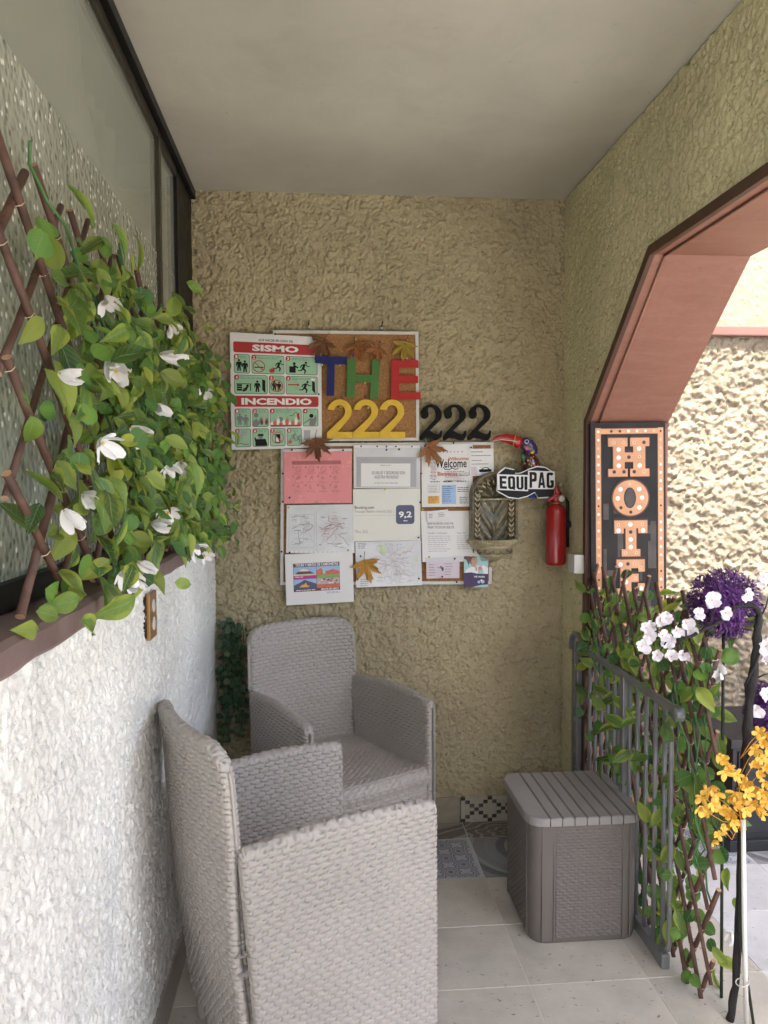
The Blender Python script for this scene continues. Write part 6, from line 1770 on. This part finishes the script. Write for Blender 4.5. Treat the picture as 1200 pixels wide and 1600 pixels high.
# socket plate on the white wall
so = thing('socket_plate', 'brass socket plate with two cream inserts on the white wall', 'socket', (XL + .01, 1.92, 1.115))
MB().box(XL + .006, XL + .016, 1.885, 1.962, 1.058, 1.172, bev=.002).build('plate', M['brass'], so)
MB().box(XL - .004, XL + .007, 1.872, 1.95, 1.064, 1.166, bev=.002).build('back_box', M['black_plastic'], so)
for z in (1.094, 1.138):
    MB().prism(circ(0, 0, .014, 18, .0165), lambda a, b, d: (XL + .0155 + d, 1.924 + a, z + b), 0.0, .0022).build('insert', M['white_plastic'], so)

# ------------------------------------------------------------------ HOTEL sign on the arch jamb
M['h_board'] = mat('charred_board_print', (0.017, 0.015, 0.014), 0.5, 0.5, 7.0, spec=0.3)
M['h_plank'] = mat('brown_plank_print', (0.055, 0.045, 0.040), 0.45, 0.5, 14.0)
M['h_orange'] = mat('amber_steel_print', (0.66, 0.33, 0.165), 0.4, 0.10, 30.0)
M['h_rim'] = mat('rust_rim_print', (0.16, 0.052, 0.025), 0.45, 0.2, 40.0)
M['h_shadow'] = mat('letter_shade_print', (0.012, 0.008, 0.007), 0.45, 0.1, 40.0)
M['h_bulb'] = mat('white_bulb_print', (0.86, 0.82, 0.76), 0.35, 0.0)
M['h_bulb_off'] = mat('unlit_bulb_print', (0.07, 0.025, 0.015), 0.4, 0.0)
M['h_bulb_dim'] = mat('dim_bulb_print', (0.74, 0.46, 0.29), 0.4, 0.0)
HP = [(922.5, 661), (1039.5, 659.5), (1041, 1010), (924.5, 1012)]
th_ = px_thing('hotel_sign', 'tall dark HOTEL sign with amber bulb-studded letters on the arch jamb', 'sign', HP, 2.835)
sh = Sheet(th_, HP, 2.828)
sh.sheet('board', M['h_board'], 0.015, 2)
def hp(px, py):        # place on the board from a point measured on the photo
    return ((px - 922.8) / 117.2, (py - 660.3) / 350.5)
q = random.Random(2)
for k in range(26):
    u = q.uniform(.14, .82); v = q.uniform(.34, .94); w = q.uniform(.03, .12); h_ = q.uniform(.03, .16)
    sh.rect('plank', 'h_plank' if k % 2 else 'h_board', u, v, min(.87, u + w), min(.97, v + h_), .0004 + .00002 * k, 1)
bord = ((930.5, 668.5, 938.6, 1004), (1028, 668.5, 1036.4, 1004), (938.6, 669.5, 1028, 677.5))
for (a, b, c, d_) in bord:
    (u0, v0), (u1, v1) = hp(a, b), hp(c, d_)
    sh.rect('border_strip', 'h_orange', u0, v0, u1, v1, .0012, 2)
    sh.rect('border_rim', 'h_rim', u0 - .006, v0 - .002, u1 + .006, v1 + .002, .0010, 2)
q = random.Random(8)
for col in (934.6, 1032.2):
    for k in range(26):
        m_ = q.choice(['h_bulb', 'h_bulb', 'h_bulb', 'h_bulb_dim', 'h_bulb_off'])
        sh.disc('border_bulb', m_, *hp(col, 674 + k * 12.8), .019 if m_ != 'h_bulb_off' else .014, .0016, 10)
for k, m_ in enumerate(['h_bulb_off', 'h_bulb_off', 'h_bulb', 'h_bulb', 'h_bulb', 'h_bulb_dim']):
    sh.disc('border_bulb', m_, *hp(955 + k * 13.4, 673.5), .019, .0016, 10)
LET = {
 'H': ((950, 684, 1014, 743.5), [(0, 0), (.47, 0), (.47, .22), (.40, .22), (.40, .38), (.61, .38), (.61, .22), (.53, .22), (.53, 0), (1, 0), (1, .22), (.90, .22), (.90, .80), (1, .80), (1, 1), (.53, 1), (.53, .80), (.61, .80), (.61, .62), (.40, .62), (.40, .80), (.47, .80), (.47, 1), (0, 1), (0, .80), (.12, .80), (.12, .22), (0, .22)],
       [(.14, .12, 2), (.38, .12, 2), (.63, .12, 2), (.87, .12, 0), (.25, .30, 1), (.25, .51, 1), (.25, .72, 1), (.75, .28, 1), (.76, .49, 2), (.76, .72, 1), (.50, .50, 0), (.14, .88, 0), (.38, .88, 0), (.63, .88, 0), (.87, .87, 2)]),
 'T': ((959, 812, 1010.5, 868), [(0, 0), (1, 0), (1, .36), (.72, .36), (.72, .22), (.66, .22), (.66, .80), (.78, .80), (.78, 1), (.22, 1), (.22, .80), (.34, .80), (.34, .22), (.28, .22), (.28, .36), (0, .36)],
       [(.12, .12, 2), (.48, .11, 1), (.85, .11, 2), (.12, .28, 1), (.87, .28, 1), (.49, .32, 0), (.49, .53, 1), (.49, .74, 1), (.33, .90, 2), (.66, .90, 2)]),
 'E': ((962, 873, 1006, 929.5), [(0, 0), (1, 0), (1, .34), (.78, .34), (.78, .24), (.52, .24), (.52, .40), (.78, .40), (.78, .62), (.52, .62), (.52, .78), (.76, .78), (.76, .66), (1, .66), (1, 1), (0, 1), (0, .80), (.14, .80), (.14, .22), (0, .22)],
       [(.14, .13, 1), (.40, .12, 0), (.63, .12, 2), (.84, .23, 2), (.33, .38, 1), (.68, .52, 2), (.33, .62, 1), (.40, .90, 0), (.66, .90, 2), (.87, .80, 1)]),
 'L': ((964, 936, 1006, 990), [(0, 0), (.60, 0), (.60, .22), (.50, .22), (.50, .78), (.76, .78), (.76, .60), (1, .60), (1, 1), (0, 1), (0, .80), (.14, .80), (.14, .22), (0, .22)],
       [(.14, .12, 1), (.42, .12, 2), (.32, .36, 1), (.32, .6, 1), (.2, .9, 1), (.5, .9, 2), (.85, .75, 1)])}
KIND = {0: 'h_bulb_off', 1: 'h_bulb', 2: 'h_bulb_dim'}
def letter_layer(pts, box, m_, g, d, dv=0.0):
    (u0, v0), (u1, v1) = hp(box[0], box[1]), hp(box[2], box[3])
    return [(u0 + a * (u1 - u0) , v0 + b * (v1 - v0) + dv) for a, b in pts]
def extr(pts, d0, d1, name, m_):
    MB().prism(pts, lambda a, b, d: sh.P(a, b, d), d0, d1).build(name, M[m_], th_)
for ch, (box, pts, bulbs) in LET.items():
    base = letter_layer(pts, box, None, 0, 0)
    cu = sum(p[0] for p in base) / len(base); cv = sum(p[1] for p in base) / len(base)
    off = [(a + (0.018 if a > cu else -0.018), b + (0.004 if b > cv else -0.012)) for a, b in base]
    extr(off, .0002, .0018, 'letter_shade', 'h_shadow')
    rim = [(a + (0.008 if a > cu else -0.008), b + (0.003 if b > cv else -0.003)) for a, b in base]
    extr(rim, .0004, .0024, 'letter_rim', 'h_rim')
    extr(base, .0006, .0030, 'sign_letter', 'h_orange')
    for (a, b, kd) in bulbs:
        (u0, v0), (u1, v1) = hp(box[0], box[1]), hp(box[2], box[3])
        u, v = u0 + a * (u1 - u0), v0 + b * (v1 - v0)
        sh.disc('letter_bulb', KIND[kd], u, v, .030 if kd == 1 else .024, .0034)
        if kd == 2: sh.disc('letter_bulb_core', 'h_rim', u, v, .007, .0037, 8)
(uo, vo), (u1, v1) = hp(955, 747.5), hp(1014, 806)
cu, cv, ru, rv = (uo + u1) / 2, (vo + v1) / 2, (u1 - uo) / 2, (v1 - vo) / 2
extr(circ(cu, cv, ru * 1.05, 36, rv * 1.05), .0002, .0018, 'letter_shade', 'h_shadow'); extr(circ(cu, cv, ru, 36, rv), .0004, .0024, 'letter_rim', 'h_rim'); extr(circ(cu, cv, ru * .94, 36, rv * .94), .0006, .0030, 'sign_letter', 'h_orange')
extr(circ(cu - .01, cv, ru * .32, 28, rv * .55), .0008, .0036, 'letter_counter', 'h_shadow'); extr(circ(cu - .01, cv, ru * .26, 28, rv * .50), .0008, .0040, 'letter_counter', 'h_plank')
for (a, b, kd) in ((.47, .13, 2), (.23, .27, 1), (.73, .27, 1), (.16, .51, 1), (.80, .50, 1), (.24, .76, 0), (.73, .76, 1), (.50, .88, 0)):
    sh.disc('letter_bulb', KIND[kd], uo + a * (u1 - uo), vo + b * (v1 - vo), .030 if kd == 1 else .022, .0034)
sh.flush()

# ------------------------------------------------------------------ silk flowers at the near end of the arch
YV = 1.90
G = lambda a, b, y=YV: survey(a, b, Y=y)
pole = thing('white_pole', 'thin white upright pole beside the yellow flowers', 'pole', (G(1166, 1640).x, YV - .03, 0))
MB().tube([G(1161, 1280, YV - .03), G(1163, 1450, YV - .03), Vector((G(1166, 1640, YV - .03).x, YV - .03, 0.0))], 0.0062, 10).build('shaft', M['white_pole'], pole)
MB().tube([G(1160, 1535, YV - .03) + Vector((.016 * math.cos(a), .016 * math.sin(a), .004 * math.cos(a))) for a in np.linspace(0, 2 * PI, 15)], .0016, 5).build('cable_tie', M['white_plastic'], pole)

br = thing('blossom_branch', 'black twisted branch with white plum blossoms arching over the trellis', 'silk branch', (G(1140, 1640).x, YV, 0.0))
trunk = [Vector((G(1140, 1660).x, YV, 0.0)), G(1149, 1540), G(1155, 1400), G(1159, 1280), G(1165, 1180), G(1171, 1098), G(1178, 1040), G(1184, 985), G(1188, 962), G(1182, 949), G(1170, 944), G(1152, 947), G(1136, 962), G(1118, 975), G(1097, 985), G(1080, 993), G(1063, 999), G(1047, 994), G(1038, 988)]
rad = [.010, .010, .010, .011, .012, .0125, .0115, .0105, .0088, .0075, .0068, .0062, .0056, .005, .0046, .004, .0036, .003, .002]
fine = []; fr = []
for (a, b), (ra, rb) in zip(zip(trunk[:-1], trunk[1:]), zip(rad[:-1], rad[1:])):
    for q in np.linspace(0, 1, 5)[:-1]:
        fine.append(a.lerp(b, q) + Vector((random.gauss(0, .0012), random.gauss(0, .0012), random.gauss(0, .0012)))); fr.append((ra + (rb - ra) * q) * random.uniform(.86, 1.16))
MB().tube(fine, fr, 8).build('branch', M['bark'], br)
tw = [fine[i] + Vector((fr[i] * 1.05 * math.cos(i * .7), fr[i] * 1.05 * math.sin(i * .7), 0)) for i in range(12, 30)]
MB().tube(tw, .004, 6).build('twist', M['bark'], br)
for path in ([(1185, 970), (1196, 950), (1203, 925)], [(1182, 1060), (1194, 1054), (1206, 1052)], [(1110, 978), (1112, 962), (1112, 945)], [(1072, 997), (1072, 985), (1072, 975)], [(1058, 998), (1064, 1010), (1067, 1020)], [(1047, 994), (1040, 1004), (1030, 1020)], [(1050, 996), (1035, 985), (1012, 982)], [(1042, 990), (1020, 1000), (1004, 1008)], [(1136, 962), (1150, 950), (1165, 935)]):
    MB().tube([G(a, b, YV + random.uniform(-.015, .015)) for a, b in path], [.0024, .002, .0012], 6).build('twig', M['bark'], br)
pm_plum = [petal_mesh(0.0225, 0.0112, c, s_) for c, s_ in ((0.35, 4), (0.6, 5), (0.2, 6))]
for me in pm_plum: me.materials.append(M['petal_plum'])
for i, (a, b) in enumerate([(1040, 966), (1031, 970), (1009, 981), (1018, 979), (1072, 973), (1090, 960), (1112, 938), (1106, 941), (1133, 957), (1167, 929), (1186, 908), (1192, 902), (1016, 993), (1043, 1001), (1067, 1023), (1027, 1024), (1002, 1010), (1049, 1026), (1056, 985), (1034, 993), (1079, 985), (1196, 1010), (1194, 1030), (1199, 1085), (1180, 1110), (1196, 1000)]):
    flower(br, G(a, b, YV + random.uniform(-.03, .01)), (random.uniform(-.6, .4), -1.0, random.uniform(-.3, .5)), 5, .0225, .0112, random.uniform(.25, .75), pm_plum, M['stamen'], 200 + i)

def allium(label, px, py, y, rad_, seed):
    c = G(px, py, y)
    t = thing('allium_flower', label, 'silk flower', (c.x, c.y, 0.0))
    rr = np.random.default_rng(seed)
    n = 1500
    d = rr.normal(size=(n, 3)); d /= np.linalg.norm(d, axis=1, keepdims=True)
    V = []; F = []
    for k in range(n):
        D = Vector(d[k]); u = D.orthogonal().normalized(); v = D.cross(u)
        R = rad_ * rr.uniform(.74, 1.04); L = rad_ * rr.uniform(.09, .16); w = rad_ * .022
        o = Vector(c) + D * R
        for q in range(3):
            a = q * 2.1 + rr.uniform(0, 1); e = (u * math.cos(a) + v * math.sin(a))
            s_ = e.cross(D)
            b0 = len(V)
            V += [o - s_ * w, o + s_ * w, o + (D * .55 + e * .85) * L + s_ * w * .5, o + (D * .55 + e * .85) * L - s_ * w * .5]
            F.append((b0, b0 + 1, b0 + 2, b0 + 3))
    tag(link('florets', mesh_np('florets', [tuple(p) for p in V], F, False), M['allium'], t), kind='stuff')
    MB().lathe([(0, -.72 * rad_), (.5 * rad_, -.52 * rad_), (.72 * rad_, 0), (.5 * rad_, .52 * rad_), (0, .72 * rad_)], c, 16).build('core', M['allium'], t)
    MB().tube([c - Vector((0, 0, rad_ * .7)), Vector((c.x + .004, c.y, c.z * .5)), Vector((c.x + .01, c.y, 0))], .0045, 8).build('stem', M['dark_stem'], t)
allium('big round purple allium behind the white blossoms', 1131, 943, 1.99, .092, 1)
allium('second purple allium lower down at the edge, above the yellow flowers', 1212, 1112, 1.95, .078, 2)

ysp = thing('yellow_spray', 'spray of golden yellow star flowers low on the black branch', 'silk flowers', (G(1150, 1660).x + .03, YV - .02, 0))
MB().tube([Vector((G(1153, 1660).x + .03, YV - .02, 0.0)), G(1156, 1450, YV - .02), G(1160, 1270, YV - .03), G(1150, 1230, YV - .05)], .004, 7).build('stem', M['dark_stem'], ysp)
pm_y = [petal_mesh(0.0225, 0.0068, c, s_) for c, s_ in ((0.15, 7), (0.4, 8), (-.1, 9))]
for me in pm_y: me.materials.append(M['yellow_petal'])
M['y_core'] = mat('amber_core', (0.72, 0.30, 0.02), 0.6, 0.1, 40.0)
ry = random.Random(41)
YFp = [(1130, 1188), (1138, 1200), (1122, 1184), (1134, 1206), (1152, 1212), (1112, 1228), (1105, 1237), (1120, 1238), (1097, 1246), (1094, 1262), (1103, 1268), (1115, 1256), (1126, 1264), (1138, 1246), (1149, 1240), (1148, 1258), (1140, 1272), (1146, 1285), (1158, 1290), (1165, 1265), (1175, 1255), (1182, 1262), (1168, 1240), (1178, 1232), (1190, 1240), (1196, 1222), (1186, 1210), (1197, 1200), (1177, 1195), (1190, 1185), (1180, 1172), (1192, 1160), (1186, 1145), (1199, 1170), (1130, 1296), (1122, 1303), (1136, 1290), (1115, 1313), (1199, 1250), (1190, 1272), (1157, 1250), (1165, 1225), (1200, 1145), (1194, 1255)]
for i, (a, b) in enumerate(YFp):
    p_ = G(a, b, YV - .05 + ry.gauss(0, .02))
    small = b > 1288
    o = flower(ysp, p_, (ry.uniform(-.8, .5), -1, ry.uniform(-.7, .6)), 5, .0215, .0075, ry.uniform(.25, .9), pm_y, M['y_core'], 300 + i)
    if small: o.matrix_basis = o.matrix_basis @ Matrix.Diagonal((.75, .75, .75, 1))
    if i % 2 == 0:
        MB().tube([G(1157, min(1285, b + 40), YV - .03), (p_ + G(1157, b + 20, YV - .03)) / 2 + Vector((0, 0, -.01)), p_], .0011, 4).build('stalk', M['y_core'], ysp)
